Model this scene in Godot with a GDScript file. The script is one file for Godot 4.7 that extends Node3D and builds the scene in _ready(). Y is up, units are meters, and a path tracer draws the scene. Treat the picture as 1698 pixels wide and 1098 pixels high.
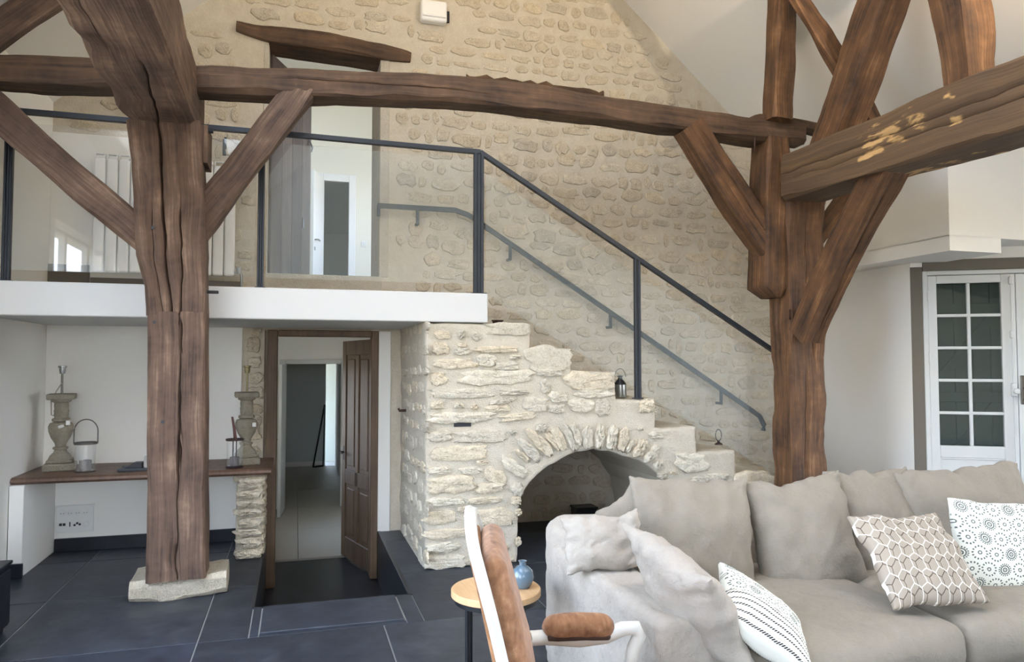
extends Node3D

const GROUPS := {"timber_post": "oak posts of the frame", "tie_beam": "oak tie beams", "knee_brace": "knee braces of the oak frame", "roof_strut": "oak struts under the roof", "back_cushion": "loose back cushions of the sofa", "table_lamp": "stone lamps on the alcove shelf", "glazed_door": "leaves of the glazed garden doors"}
var M := {}
var taken := {}
var rng := RandomNumberGenerator.new()


func _ready() -> void:
	rng.seed = 7
	setup_view()
	make_materials()
	build_shell()
	build_back_wall()
	build_floor()
	build_stairs()
	build_timbers()
	build_mezzanine()
	build_lower_passage()
	build_upper_room()
	build_french_doors()
	build_alcove()
	build_sofa()
	build_armchair()
	build_table()
	build_small_things()


# ---------------------------------------------------------------- view and light
func setup_view() -> void:
	var cam := Camera3D.new()
	cam.name = "camera"
	cam.fov = 48.24
	cam.near = 0.05
	cam.far = 100.0
	add_child(cam)
	cam.position = Vector3(0, 1.5, 0)
	cam.rotation = Vector3(deg_to_rad(2.5), deg_to_rad(-16.3), 0)
	cam.current = true
	var env := Environment.new()
	env.background_mode = Environment.BG_SKY
	var sky := Sky.new()
	var sm := ProceduralSkyMaterial.new()
	sm.sky_top_color = Color(0.70, 0.79, 0.92)
	sm.sky_horizon_color = Color(0.95, 0.97, 1.0)
	sm.ground_horizon_color = Color(0.66, 0.63, 0.57)
	sm.ground_bottom_color = Color(0.46, 0.43, 0.38)
	sm.sky_energy_multiplier = 1.0
	sky.sky_material = sm
	env.sky = sky
	env.background_energy_multiplier = 9.0
	env.tonemap_mode = Environment.TONE_MAPPER_LINEAR
	env.tonemap_exposure = 1.98
	env.sdfgi_enabled = true
	env.ssao_enabled = true
	env.ssil_enabled = true
	var we := WorldEnvironment.new()
	we.name = "world_environment"
	we.environment = env
	add_child(we)


# ---------------------------------------------------------------- naming
func numbered(n: String) -> String:
	if not taken.has(n):
		taken[n] = 0
		return n
	taken[n] += 1
	return "%s_%03d" % [n, taken[n]]


func tag(o: Node3D, label := "", category := "", group := "", kind := "") -> void:
	if label: o.set_meta("label", label)
	if category: o.set_meta("category", category)
	if group: o.set_meta("group", group)
	if kind: o.set_meta("kind", kind)


func thing(called: String, label: String, category: String, at := Vector3.ZERO, turn := 0.0, group := "") -> Node3D:
	var o := Node3D.new()
	o.name = numbered(called)
	add_child(o)
	o.position = at
	o.rotation.y = turn
	if group == "": group = GROUPS.get(called, "")
	tag(o, label, category, group, "thing")
	return o


func struct(called: String, label: String) -> Node3D:
	var o := Node3D.new()
	o.name = called
	add_child(o)
	tag(o, label, "", "", "structure")
	return o


func part(parent: Node3D, called: String, mesh: Mesh, m: Material, at := Vector3.ZERO, rot := Vector3.ZERO, scl := Vector3.ONE) -> MeshInstance3D:
	var o := MeshInstance3D.new()
	o.name = called
	o.mesh = mesh
	o.material_override = null
	o.set_surface_override_material(0, m)
	parent.add_child(o, true)
	o.transform = Transform3D(Basis.from_euler(rot).scaled_local(scl), at)
	return o


# ---------------------------------------------------------------- shapes
func tri(st: SurfaceTool, a: Vector3, b: Vector3, c: Vector3, n: Vector3) -> void:
	var k := (c - a).cross(b - a)
	st.set_normal(n)
	if k.dot(n) >= 0:
		st.add_vertex(a); st.add_vertex(b); st.add_vertex(c)
	else:
		st.add_vertex(a); st.add_vertex(c); st.add_vertex(b)


func quad(st: SurfaceTool, a: Vector3, b: Vector3, c: Vector3, d: Vector3, out: Vector3) -> void:
	var n := (b - a).cross(c - a)
	if n.length_squared() < 1e-14: n = (c - a).cross(d - a)
	n = n.normalized()
	if n.dot(out) < 0: n = -n
	tri(st, a, b, c, n)
	tri(st, a, c, d, n)


func begin() -> SurfaceTool:
	var st := SurfaceTool.new()
	st.begin(Mesh.PRIMITIVE_TRIANGLES)
	return st


# a box with chamfered edges, added to a surface tool
func add_box(st: SurfaceTool, lo: Vector3, hi: Vector3, bev := 0.003) -> void:
	var c := (lo + hi) / 2
	var h := (hi - lo) / 2
	bev = minf(bev, minf(h.x, minf(h.y, h.z)) * 0.9)
	var p := func(s: Vector3, axis: int) -> Vector3:
		var v := Vector3(h.x - bev, h.y - bev, h.z - bev)
		v[axis] = h[axis]
		return c + v * s
	for axis in 3:
		var u := (axis + 1) % 3
		var w := (axis + 2) % 3
		for sg in [-1.0, 1.0]:
			var q := []
			for k in [[-1, -1], [1, -1], [1, 1], [-1, 1]]:
				var s := Vector3.ZERO
				s[axis] = sg; s[u] = k[0]; s[w] = k[1]
				q.append(p.call(s, axis))
			var n := Vector3.ZERO
			n[axis] = sg
			quad(st, q[0], q[1], q[2], q[3], n)
		for su in [-1.0, 1.0]:
			for sw in [-1.0, 1.0]:
				var s0 := Vector3.ZERO
				s0[u] = su; s0[w] = sw; s0[axis] = -1
				var s1 := s0
				s1[axis] = 1
				var n2 := Vector3.ZERO
				n2[u] = su; n2[w] = sw
				quad(st, p.call(s0, u), p.call(s1, u), p.call(s1, w), p.call(s0, w), n2)
	for sx in [-1.0, 1.0]:
		for sy in [-1.0, 1.0]:
			for sz in [-1.0, 1.0]:
				var s2 := Vector3(sx, sy, sz)
				tri(st, p.call(s2, 0), p.call(s2, 1), p.call(s2, 2), s2.normalized())


func box(lo: Vector3, hi: Vector3, bev := 0.003) -> ArrayMesh:
	var st := begin()
	add_box(st, lo, hi, bev)
	return st.commit()


func cbox(size: Vector3, bev := 0.003) -> ArrayMesh:
	return box(-size / 2, size / 2, bev)


func boxes(list: Array, bev := 0.003) -> ArrayMesh:
	var st := begin()
	for b in list:
		add_box(st, b[0], b[1], bev)
	return st.commit()


# skin over a row of rings
func loft(rings: Array, ug := [], vg := [], closed := true, caps := true) -> ArrayMesh:
	var st := begin()
	var nr := rings.size()
	var m: int = rings[0].size()
	var mid: PackedVector3Array = rings[nr / 2]
	var us := PackedFloat32Array([0.0])
	for j in m:
		us.append(us[j] + mid[j].distance_to(mid[(j + 1) % m]))
	var cs := []
	var vs := PackedFloat32Array()
	var run := 0.0
	for i in nr:
		var c := Vector3.ZERO
		for p in rings[i]: c += p
		c /= m
		if i > 0: run += c.distance_to(cs[i - 1])
		cs.append(c)
		vs.append(run)
	var s := 0.0
	var last := m if closed else m - 1
	for i in nr - 1:
		for j in last:
			var a: Vector3 = rings[i][j]
			var b: Vector3 = rings[i][(j + 1) % m]
			var d: Vector3 = rings[i + 1][j]
			s += (b - a).cross(d - a).dot((a + d) / 2 - (cs[i] + cs[i + 1]) / 2)
	var flip := s > 0
	for i in nr - 1:
		for j in last:
			var k := (j + 1) % m
			var g: int = (ug[j] if ug.size() else 1) + 1000 * (vg[i] if vg.size() else 0)
			st.set_smooth_group(g)
			var q := [[i, j, us[j], vs[i]], [i, k, us[j + 1], vs[i]], [i + 1, k, us[j + 1], vs[i + 1]], [i + 1, j, us[j], vs[i + 1]]]
			for t in ([0, 2, 1, 0, 3, 2] if flip else [0, 1, 2, 0, 2, 3]):
				var e = q[t]
				st.set_uv(Vector2(e[2], e[3]))
				st.add_vertex(rings[e[0]][e[1]])
	if caps and closed:
		for e in [0, nr - 1]:
			st.set_smooth_group(900001 + e)
			var o: bool = flip == (e == 0)
			for j in m:
				var a: Vector3 = rings[e][j]
				var b: Vector3 = rings[e][(j + 1) % m]
				for p in ([cs[e], a, b] if o else [cs[e], b, a]):
					st.set_uv(Vector2(p.x + p.z, p.y))
					st.add_vertex(p)
	st.generate_normals()
	return st.commit()


func lathe(profile: Array, n := 24) -> ArrayMesh:
	var rings := []
	var vg := []
	var g := 0
	for i in profile.size():
		var r := PackedVector3Array()
		for j in n:
			var a := TAU * j / n
			r.append(Vector3(cos(a) * maxf(profile[i][0], 0.0005), profile[i][1], sin(a) * maxf(profile[i][0], 0.0005)))
		rings.append(r)
		if i > 0:
			if i > 1:
				var d0 := Vector2(profile[i - 1][0] - profile[i - 2][0], profile[i - 1][1] - profile[i - 2][1])
				var d1 := Vector2(profile[i][0] - profile[i - 1][0], profile[i][1] - profile[i - 1][1])
				if absf(d0.angle_to(d1)) > 0.7: g += 1
			vg.append(g)
	return loft(rings, [], vg, true, true)


func tube(path: Array, r: float, n := 8, r2 := -1.0, flat := 1.0, up := Vector3.UP) -> ArrayMesh:
	var rings := []
	var cnt := path.size()
	for i in cnt:
		var t: Vector3 = (path[mini(i + 1, cnt - 1)] - path[maxi(i - 1, 0)]).normalized()
		var u := up
		if absf(u.dot(t)) > 0.95: u = Vector3.RIGHT if absf(t.x) < 0.9 else Vector3.BACK
		var s := t.cross(u).normalized()
		u = s.cross(t).normalized()
		var rr := r if r2 < 0 else lerpf(r, r2, float(i) / (cnt - 1))
		var ring := PackedVector3Array()
		for j in n:
			var a := TAU * (j + 0.5) / n
			ring.append(path[i] + (s * cos(a) + u * sin(a) * flat) * rr)
		rings.append(ring)
	return loft(rings)


# a flat bar swept along a path (hw across, hh upwards)
func bar(path: Array, hw: float, hh: float, up := Vector3.UP) -> ArrayMesh:
	var rings := []
	var cnt := path.size()
	for i in cnt:
		var t: Vector3 = (path[mini(i + 1, cnt - 1)] - path[maxi(i - 1, 0)]).normalized()
		var s := t.cross(up).normalized()
		var u := s.cross(t).normalized()
		var ring := PackedVector3Array()
		for k in [[-1, -1], [1, -1], [1, 1], [-1, 1]]:
			ring.append(path[i] + s * hw * k[0] + u * hh * k[1])
		rings.append(ring)
	return loft(rings, [1, 2, 3, 4])


# a flat outline in x,y between z0 (front) and z1 with a rounded front edge
func prism(poly: PackedVector2Array, z0: float, z1: float, bev := 0.0) -> ArrayMesh:
	var st := begin()
	add_prism(st, poly, z0, z1, bev)
	return st.commit()


func inset(poly: PackedVector2Array, d: float) -> PackedVector2Array:
	var out := PackedVector2Array()
	var n := poly.size()
	var cw := Geometry2D.is_polygon_clockwise(poly)
	for i in n:
		var e0 := (poly[i] - poly[(i + n - 1) % n]).normalized()
		var e1 := (poly[(i + 1) % n] - poly[i]).normalized()
		var n0 := Vector2(-e0.y, e0.x)
		var n1 := Vector2(-e1.y, e1.x)
		if cw:
			n0 = -n0
			n1 = -n1
		var k := n0 + n1
		out.append(poly[i] + k * (d / maxf(0.35, 1.0 + n0.dot(n1))))
	return out


func add_prism(st: SurfaceTool, poly: PackedVector2Array, z0: float, z1: float, bev := 0.0) -> void:
	var cw := not Geometry2D.is_polygon_clockwise(poly)
	if cw != false:
		pass
	var rings := [[poly, z1], [poly, z0]]
	if bev > 0:
		var sg := signf(z0 - z1)
		rings = [[poly, z1], [poly, z0 - sg * bev], [inset(poly, bev * 0.3), z0 - sg * bev * 0.3], [inset(poly, bev), z0]]
	var n := poly.size()
	var inn := inset(poly, 0.01)
	for r in rings.size() - 1:
		for i in n:
			var k := (i + 1) % n
			var a: Vector2 = rings[r][0][i]
			var b: Vector2 = rings[r][0][k]
			var c: Vector2 = rings[r + 1][0][k]
			var d: Vector2 = rings[r + 1][0][i]
			var out2 := (poly[i] + poly[k] - inn[i] - inn[k]).normalized()
			quad(st, Vector3(a.x, a.y, rings[r][1]), Vector3(b.x, b.y, rings[r][1]), Vector3(c.x, c.y, rings[r + 1][1]), Vector3(d.x, d.y, rings[r + 1][1]), Vector3(out2.x, out2.y, 0.2 * signf(z0 - z1)))
	for e in [0, rings.size() - 1]:
		var pl: PackedVector2Array = rings[e][0]
		var z: float = rings[e][1]
		var nn := Vector3(0, 0, signf(z0 - z1) * (1 if e > 0 else -1))
		var idx := Geometry2D.triangulate_polygon(pl)
		for t in idx.size() / 3:
			var v := []
			for q in 3:
				var p := pl[idx[t * 3 + q]]
				v.append(Vector3(p.x, p.y, z))
			tri(st, v[0], v[1], v[2], nn)


func rect(x0: float, y0: float, x1: float, y1: float) -> PackedVector2Array:
	return PackedVector2Array([Vector2(x0, y0), Vector2(x1, y0), Vector2(x1, y1), Vector2(x0, y1)])


# an outline with points every `step`, nudged by noise
func rough_outline(poly: PackedVector2Array, step: float, amp: float, sd: int, keep_low := -99.0) -> PackedVector2Array:
	var f := FastNoiseLite.new()
	f.seed = sd
	f.frequency = 5.0
	var out := PackedVector2Array()
	for i in poly.size():
		var a := poly[i]
		var b := poly[(i + 1) % poly.size()]
		var k := maxi(1, int(round(a.distance_to(b) / step)))
		for t in k:
			var p := a.lerp(b, float(t) / k)
			if p.y > keep_low:
				p += Vector2(f.get_noise_2d(p.x, p.y), f.get_noise_2d(p.x + 40, p.y + 9)) * amp
			out.append(p)
	return out


# a box with well rounded edges, as upholstery or cast metal
func soft_box(size: Vector3, r: float, amp := 0.0, sd := 1, freq := 4.0, k := 6, puff := 0.0, ridge := 0.0) -> ArrayMesh:
	var h := size / 2
	r = minf(r, minf(h.x, minf(h.y, h.z)))
	var f := FastNoiseLite.new()
	f.seed = sd
	f.frequency = freq
	f.fractal_octaves = 2
	var st := begin()
	st.set_smooth_group(1)
	var lists := []
	for ax in 3:
		var l := PackedFloat32Array()
		var e: float = r / h[ax]
		for i in 5: l.append(-1 + e * (1 - cos(PI / 2 * i / 4.0)))
		for i in range(1, k): l.append(lerpf(-1 + e, 1 - e, float(i) / k))
		for i in 5: l.append(1 - e * (1 - cos(PI / 2 * (4 - i) / 4.0)))
		lists.append(l)
	var place := func(q: Vector3) -> Vector3:
		var inner := Vector3(clampf(q.x, -(h.x - r), h.x - r), clampf(q.y, -(h.y - r), h.y - r), clampf(q.z, -(h.z - r), h.z - r))
		var dir := (q - inner)
		if dir.length() < 1e-6: return q
		dir = dir.normalized()
		var v := inner + dir * r
		if puff > 0:
			var g := Vector3(1 - pow(absf(v.x / h.x), 2), 1 - pow(absf(v.y / h.y), 2), 1 - pow(absf(v.z / h.z), 2))
			v += dir * puff * (g.x * g.y * absf(dir.z) + g.y * g.z * absf(dir.x) + g.x * g.z * absf(dir.y))
		if amp > 0: v += dir * amp * f.get_noise_3dv(v)
		if ridge > 0: v -= dir * ridge * pow(1 - absf(f.get_noise_3d(v.x * 0.9 + 7, v.y * 0.9, v.z * 0.9)), 10)
		return v
	for axis in 3:
		var u := (axis + 1) % 3
		var w := (axis + 2) % 3
		for sg in [-1.0, 1.0]:
			for i in lists[u].size() - 1:
				for j in lists[w].size() - 1:
					var c := []
					for d in [[0, 0], [1, 0], [1, 1], [0, 1]]:
						var q := Vector3.ZERO
						q[axis] = sg * h[axis]
						q[u] = lists[u][i + d[0]] * h[u]
						q[w] = lists[w][j + d[1]] * h[w]
						c.append(place.call(q))
					for t in ([0, 2, 1, 0, 3, 2] if sg > 0 else [0, 1, 2, 0, 2, 3]):
						st.add_vertex(c[t])
	st.generate_normals()
	return st.commit()


# a loose cushion lying in x,y with its thickness along z
func cushion(w: float, h: float, t: float, sd: int, fold := 0.008, sag := 0.15, slump := 0.0) -> ArrayMesh:
	var f := FastNoiseLite.new()
	f.seed = sd
	f.frequency = 3.0
	f.fractal_octaves = 3
	var g := FastNoiseLite.new()
	g.seed = sd + 50
	g.frequency = 2.2
	var n := 30
	var st := begin()
	var grid := {}
	for side in [1.0, -1.0]:
		for i in n + 1:
			for j in n + 1:
				var u := -1 + 2.0 * i / n
				var v := -1 + 2.0 * j / n
				var su := sin(u * PI / 2)
				var sv := sin(v * PI / 2)
				var x := w / 2 * su * (1 - 0.07 * (1 - sv * sv))
				var y := h / 2 * sv * (1 - 0.07 * (1 - su * su))
				var fat := pow(maxf(0, (1 - su * su) * (1 - sv * sv)), 0.42) * (1 - sag * sv)
				var crease := pow(1 - absf(f.get_noise_3d(x * 2.2, y * 2.2 + 0.6 * x, side * 3)), 8)
				var z: float = side * (t / 2 * fat + 0.006) - side * fold * crease * (0.35 + 0.65 * (1 - fat)) * minf(1, fat * 4)
				z += g.get_noise_2d(x * 1.5, y * 1.5) * fold * 1.6
				x += g.get_noise_2d(y * 2 + 9, sd) * fold * 2.0
				y += g.get_noise_2d(x * 2 + 31, sd) * fold * 2.5 - slump * (1 - su * su) * maxf(0, sv)
				grid[Vector3i(i, j, int(side))] = [Vector3(x, y, z), Vector2(0.5 + 0.5 * su, 0.5 - 0.5 * sv)]
		for i in n:
			for j in n:
				var q := [grid[Vector3i(i, j, int(side))], grid[Vector3i(i + 1, j, int(side))], grid[Vector3i(i + 1, j + 1, int(side))], grid[Vector3i(i, j + 1, int(side))]]
				st.set_smooth_group(1 if side > 0 else 2)
				for k in ([0, 2, 1, 0, 3, 2] if side > 0 else [0, 1, 2, 0, 2, 3]):
					st.set_uv(q[k][1])
					st.add_vertex(q[k][0])
	for e in 4:
		for i in n:
			var a := Vector3i(i, 0, 1)
			var b := Vector3i(i + 1, 0, 1)
			if e == 1: a.y = n; b.y = n
			if e > 1:
				a = Vector3i(0 if e == 2 else n, i, 1)
				b = Vector3i(0 if e == 2 else n, i + 1, 1)
			var a2 := Vector3i(a.x, a.y, -1)
			var b2 := Vector3i(b.x, b.y, -1)
			st.set_smooth_group(3)
			for k in ([a, b, b2, a, b2, a2] if e == 0 or e == 3 else [a, b2, b, a, a2, b2]):
				st.set_uv(grid[k][1])
				st.add_vertex(grid[k][0])
	st.generate_normals()
	return st.commit()


# hewn timber: stations [centre, half width, half height], wandering, with split cracks
# cracks: [face 0 +side 1 +up 2 -side 3 -up, from, to, where at from, where at to, half width, depth]
func timber(stations: Array, up: Vector3, sd: int, o := {}) -> ArrayMesh:
	var amp: float = o.get("amp", 0.008)
	var cham: float = o.get("cham", 0.018)
	var cracks: Array = o.get("cracks", [])
	var step: float = o.get("step", 0.07)
	var nf: int = o.get("nf", 5)
	var f := FastNoiseLite.new()
	f.seed = sd
	f.frequency = o.get("freq", 1.1)
	f.fractal_octaves = 3
	var ns := stations.size()
	var t: Vector3 = (stations[ns - 1][0] - stations[0][0]).normalized()
	up = (up - t * up.dot(t)).normalized()
	var side := t.cross(up).normalized()
	var total := 0.0
	for i in ns - 1: total += stations[i][0].distance_to(stations[i + 1][0])
	var rings := []
	var ug := []
	var gone := 0.0
	for i in ns - 1:
		var a = stations[i]
		var b = stations[i + 1]
		var pre = stations[maxi(i - 1, 0)]
		var post = stations[mini(i + 2, ns - 1)]
		var len: float = a[0].distance_to(b[0])
		var k := maxi(1, int(ceil(len / step)))
		for q in k + (1 if i == ns - 2 else 0):
			var x := float(q) / k
			var c: Vector3 = a[0].cubic_interpolate(b[0], pre[0], post[0], x) if o.get("smooth", true) else a[0].lerp(b[0], x)
			var hw: float = lerpf(a[1], b[1], x)
			var hh: float = lerpf(a[2], b[2], x)
			var s := (gone + len * x) / total
			var ring := PackedVector3Array()
			for face in 4:
				var wide := hh if face % 2 == 0 else hw
				var outd := hw if face % 2 == 0 else hh
				var c0 := clampf(cham * (0.9 + 1.6 * f.get_noise_2d(s * total * 1.2, face * 31.0 + 5)), 0.002, wide * 0.6)
				var c1 := clampf(cham * (0.9 + 1.6 * f.get_noise_2d(s * total * 1.2, ((face + 1) % 4) * 31.0 + 5)), 0.002, wide * 0.6)
				var pts := []
				for n in nf: pts.append([lerpf(-wide + c0, wide - c1, float(n) / (nf - 1)), 0.0])
				for ck in cracks:
					if ck[0] != face: continue
					var lt := clampf((s - ck[1]) / (ck[2] - ck[1]), 0, 1)
					var deep := 0.0
					if s > ck[1] and s < ck[2]:
						deep = ck[6] * minf(1.0, minf(s - ck[1] + 0.004, ck[2] - s + 0.004) / 0.06)
					if ck[1] <= 0.0 and s < 0.1: deep = ck[6]
					if ck[2] >= 1.0 and s > 0.9: deep = ck[6]
					var at: float = wide * (lerpf(ck[3], ck[4], lt) + 0.10 * f.get_noise_2d(s * total * 2.5, 77.0 + ck[3] * 9))
					var cw: float = ck[5] * (0.55 + 0.45 * minf(1, deep / maxf(0.001, ck[6]))) * (1 + 0.8 * f.get_noise_2d(s * total * 4, 11.0))
					pts.append([at - cw, 0.0])
					pts.append([at - cw * 0.25, deep])
					pts.append([at + cw * 0.25, deep])
					pts.append([at + cw, 0.0])
				pts.sort_custom(func(m, n): return m[0] < n[0])
				var first := rings.is_empty()
				for n in pts.size():
					var p: Vector3
					var dep: float = outd - pts[n][1]
					var along: float = pts[n][0]
					match face:
						0: p = side * dep + up * along
						1: p = up * dep - side * along
						2: p = -side * dep - up * along
						_: p = -up * dep + side * along
					var w := c + p
					w += p.normalized() * amp * (f.get_noise_3dv(w) * 2.0 + 0.35 * f.get_noise_3dv(w * 6.0))
					ring.append(w)
					if first: ug.append(face + 1 if n < pts.size() - 1 else face + 11)
			rings.append(ring)
		gone += len
	return loft(rings, ug)


# a field stone, half extents 1 in x and y, standing out to z 1
func stone_shape(sd: int, square := 0.5, n := 14, rough := 1.0) -> ArrayMesh:
	var r := RandomNumberGenerator.new()
	r.seed = sd
	var f := FastNoiseLite.new()
	f.seed = sd
	f.frequency = 1.1
	f.fractal_octaves = 3
	var outline := []
	var pw := lerpf(2.0, 5.0, square)
	for j in n:
		var a := TAU * (j + r.randf_range(-0.22, 0.22)) / n
		var c := absf(cos(a))
		var s := absf(sin(a))
		var rad := 1.0 / pow(pow(c, pw) + pow(s, pw), 1.0 / pw)
		rad *= 0.9 + 0.30 * f.get_noise_2d(cos(a) * 1.6 + sd, sin(a) * 1.6) + r.randf_range(-0.08, 0.08)
		outline.append(Vector2(cos(a), sin(a)) * rad)
	var rings := []
	for lv in [[1.03, -0.6], [1.0, 0.2], [0.95, 0.62], [0.86, 0.85], [0.66, 0.95], [0.42, 1.0], [0.2, 1.0], [0.04, 1.0]]:
		var ring := PackedVector3Array()
		for p in outline:
			var q: Vector2 = p * lv[0]
			var z: float = lv[1]
			if z > 0.5:
				z += rough * (0.30 * f.get_noise_2d(q.x * 1.7 + 20, q.y * 1.7) + 0.55 * f.get_noise_2d(q.x * 6, q.y * 6 + 30))
				if lv[0] > 0.1: q += Vector2(f.get_noise_2d(q.x * 5 + 3, q.y * 5), f.get_noise_2d(q.x * 5, q.y * 5 + 60)) * 0.12
			ring.append(Vector3(q.x, q.y, z))
		rings.append(ring)
	return loft(rings, [], [0, 0, 1, 1, 1, 1, 1])


# stones in rough courses; returns [x, y, half width, half height, turn]
func courses(x0: float, x1: float, y0: float, y1: float, hmin: float, hmax: float, wmin: float, wmax: float, gap: float, skip: Callable) -> Array:
	var out := []
	var y := y0
	while y < y1:
		var h := rng.randf_range(hmin, hmax)
		var x := x0 + rng.randf_range(0, wmin)
		while x < x1:
			var w := rng.randf_range(wmin, wmax)
			if rng.randf() < 0.2: w = wmin * rng.randf_range(0.55, 0.9)
			var hh := h * rng.randf_range(0.62, 1.08)
			var cx := x + w / 2
			var cy := y + h / 2 + rng.randf_range(-0.22, 0.22) * h
			if not skip.call(cx, cy, w / 2, hh / 2):
				out.append([cx, cy, w / 2, hh / 2, rng.randf_range(-0.09, 0.09)])
			x += w + gap * rng.randf_range(0.5, 1.7)
		y += h + gap * rng.randf_range(0.5, 1.0)
	return out


# ---------------------------------------------------------------- materials
# grey noise bytes of w x h; sx, sy stretch the pattern
func noise(w: int, h: int, freq: float, sd: int, sx := 1, sy := 1, oct := 4, kind := FastNoiseLite.TYPE_SIMPLEX_SMOOTH) -> PackedByteArray:
	var f := FastNoiseLite.new()
	f.noise_type = kind
	f.seed = sd
	f.frequency = freq
	f.fractal_octaves = oct
	var im := f.get_seamless_image(w / sx, h / sy)
	im.convert(Image.FORMAT_L8)
	if sx != 1 or sy != 1: im.resize(w, h, Image.INTERPOLATE_CUBIC)
	return im.get_data()


# layers [bytes, weight] through a colour ramp; returns [colour texture, height texture]
func blend(w: int, h: int, layers: Array, ramp: Array, gain := 1.0) -> Array:
	var lut := []
	for i in 256:
		var x := i / 255.0 * (ramp.size() - 1)
		var k := mini(int(x), ramp.size() - 2)
		lut.append(ramp[k].lerp(ramp[k + 1], x - k))
	var rgb := PackedByteArray()
	rgb.resize(w * h * 3)
	var grey := PackedByteArray()
	grey.resize(w * h)
	var nl := layers.size()
	var mean := 0.0
	for l in nl:
		var sum := 0
		for i in range(0, w * h, 7): sum += layers[l][0][i]
		mean += sum / (w * h / 7.0) * layers[l][1]
	for i in w * h:
		var v := 0.0
		for l in nl: v += layers[l][0][i] * layers[l][1]
		var k := clampi(int(127.5 + (v - mean) * gain), 0, 255)
		var c: Color = lut[k]
		rgb[i * 3] = int(c.r * 255)
		rgb[i * 3 + 1] = int(c.g * 255)
		rgb[i * 3 + 2] = int(c.b * 255)
		grey[i] = k
	return [ImageTexture.create_from_image(Image.create_from_data(w, h, false, Image.FORMAT_RGB8, rgb)), ImageTexture.create_from_image(Image.create_from_data(w, h, false, Image.FORMAT_L8, grey))]


func mat(called: String, c: Color, rough := 0.8, o := {}) -> StandardMaterial3D:
	var m := StandardMaterial3D.new()
	m.resource_name = called
	m.albedo_color = c
	m.roughness = rough
	m.metallic = o.get("metal", 0.0)
	if o.has("spec"): m.metallic_specular = o.spec
	if o.has("tex"): m.albedo_texture = o.tex
	if o.has("bump"):
		m.heightmap_enabled = true
		m.heightmap_texture = o.bump
		m.heightmap_scale = o.get("relief", 0.5)
	if o.has("tri"):
		m.uv1_triplanar = true
		m.uv1_world_triplanar = o.get("world", true)
		m.uv1_scale = Vector3.ONE * o.tri if o.tri is float else o.tri
	if o.has("uv"): m.uv1_scale = Vector3(o.uv.x, o.uv.y, 1)
	if o.has("coat"):
		m.clearcoat_enabled = true
		m.clearcoat = o.coat
		m.clearcoat_roughness = 0.15
	if o.has("sheen"):
		m.rim_enabled = true
		m.rim = o.sheen
		m.rim_tint = 0.5
	M[called] = m
	return m


func glass(called: String, c: Color, alpha: float) -> void:
	var m := StandardMaterial3D.new()
	m.resource_name = called
	m.transparency = BaseMaterial3D.TRANSPARENCY_ALPHA
	m.albedo_color = Color(c.r, c.g, c.b, alpha)
	m.roughness = 0.02
	M[called] = m


func wood_tex(sd: int, ramp: Array, gain := 1.0) -> Array:
	var w := 512
	var h := 1024
	return blend(w, h, [
		[noise(w, h, 0.005, sd, 1, 2, 5), 0.65],
		[noise(w, h, 0.025, sd + 1, 1, 16, 5), 0.55],
		[noise(w, h, 0.12, sd + 2, 1, 64, 3), 0.45],
		[noise(w, h, 0.02, sd + 3, 1, 1, 5), 0.22]], ramp, gain * 0.8)


func rgb(r: int, g: int, b: int) -> Color:
	return Color(r / 255.0, g / 255.0, b / 255.0)


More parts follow.
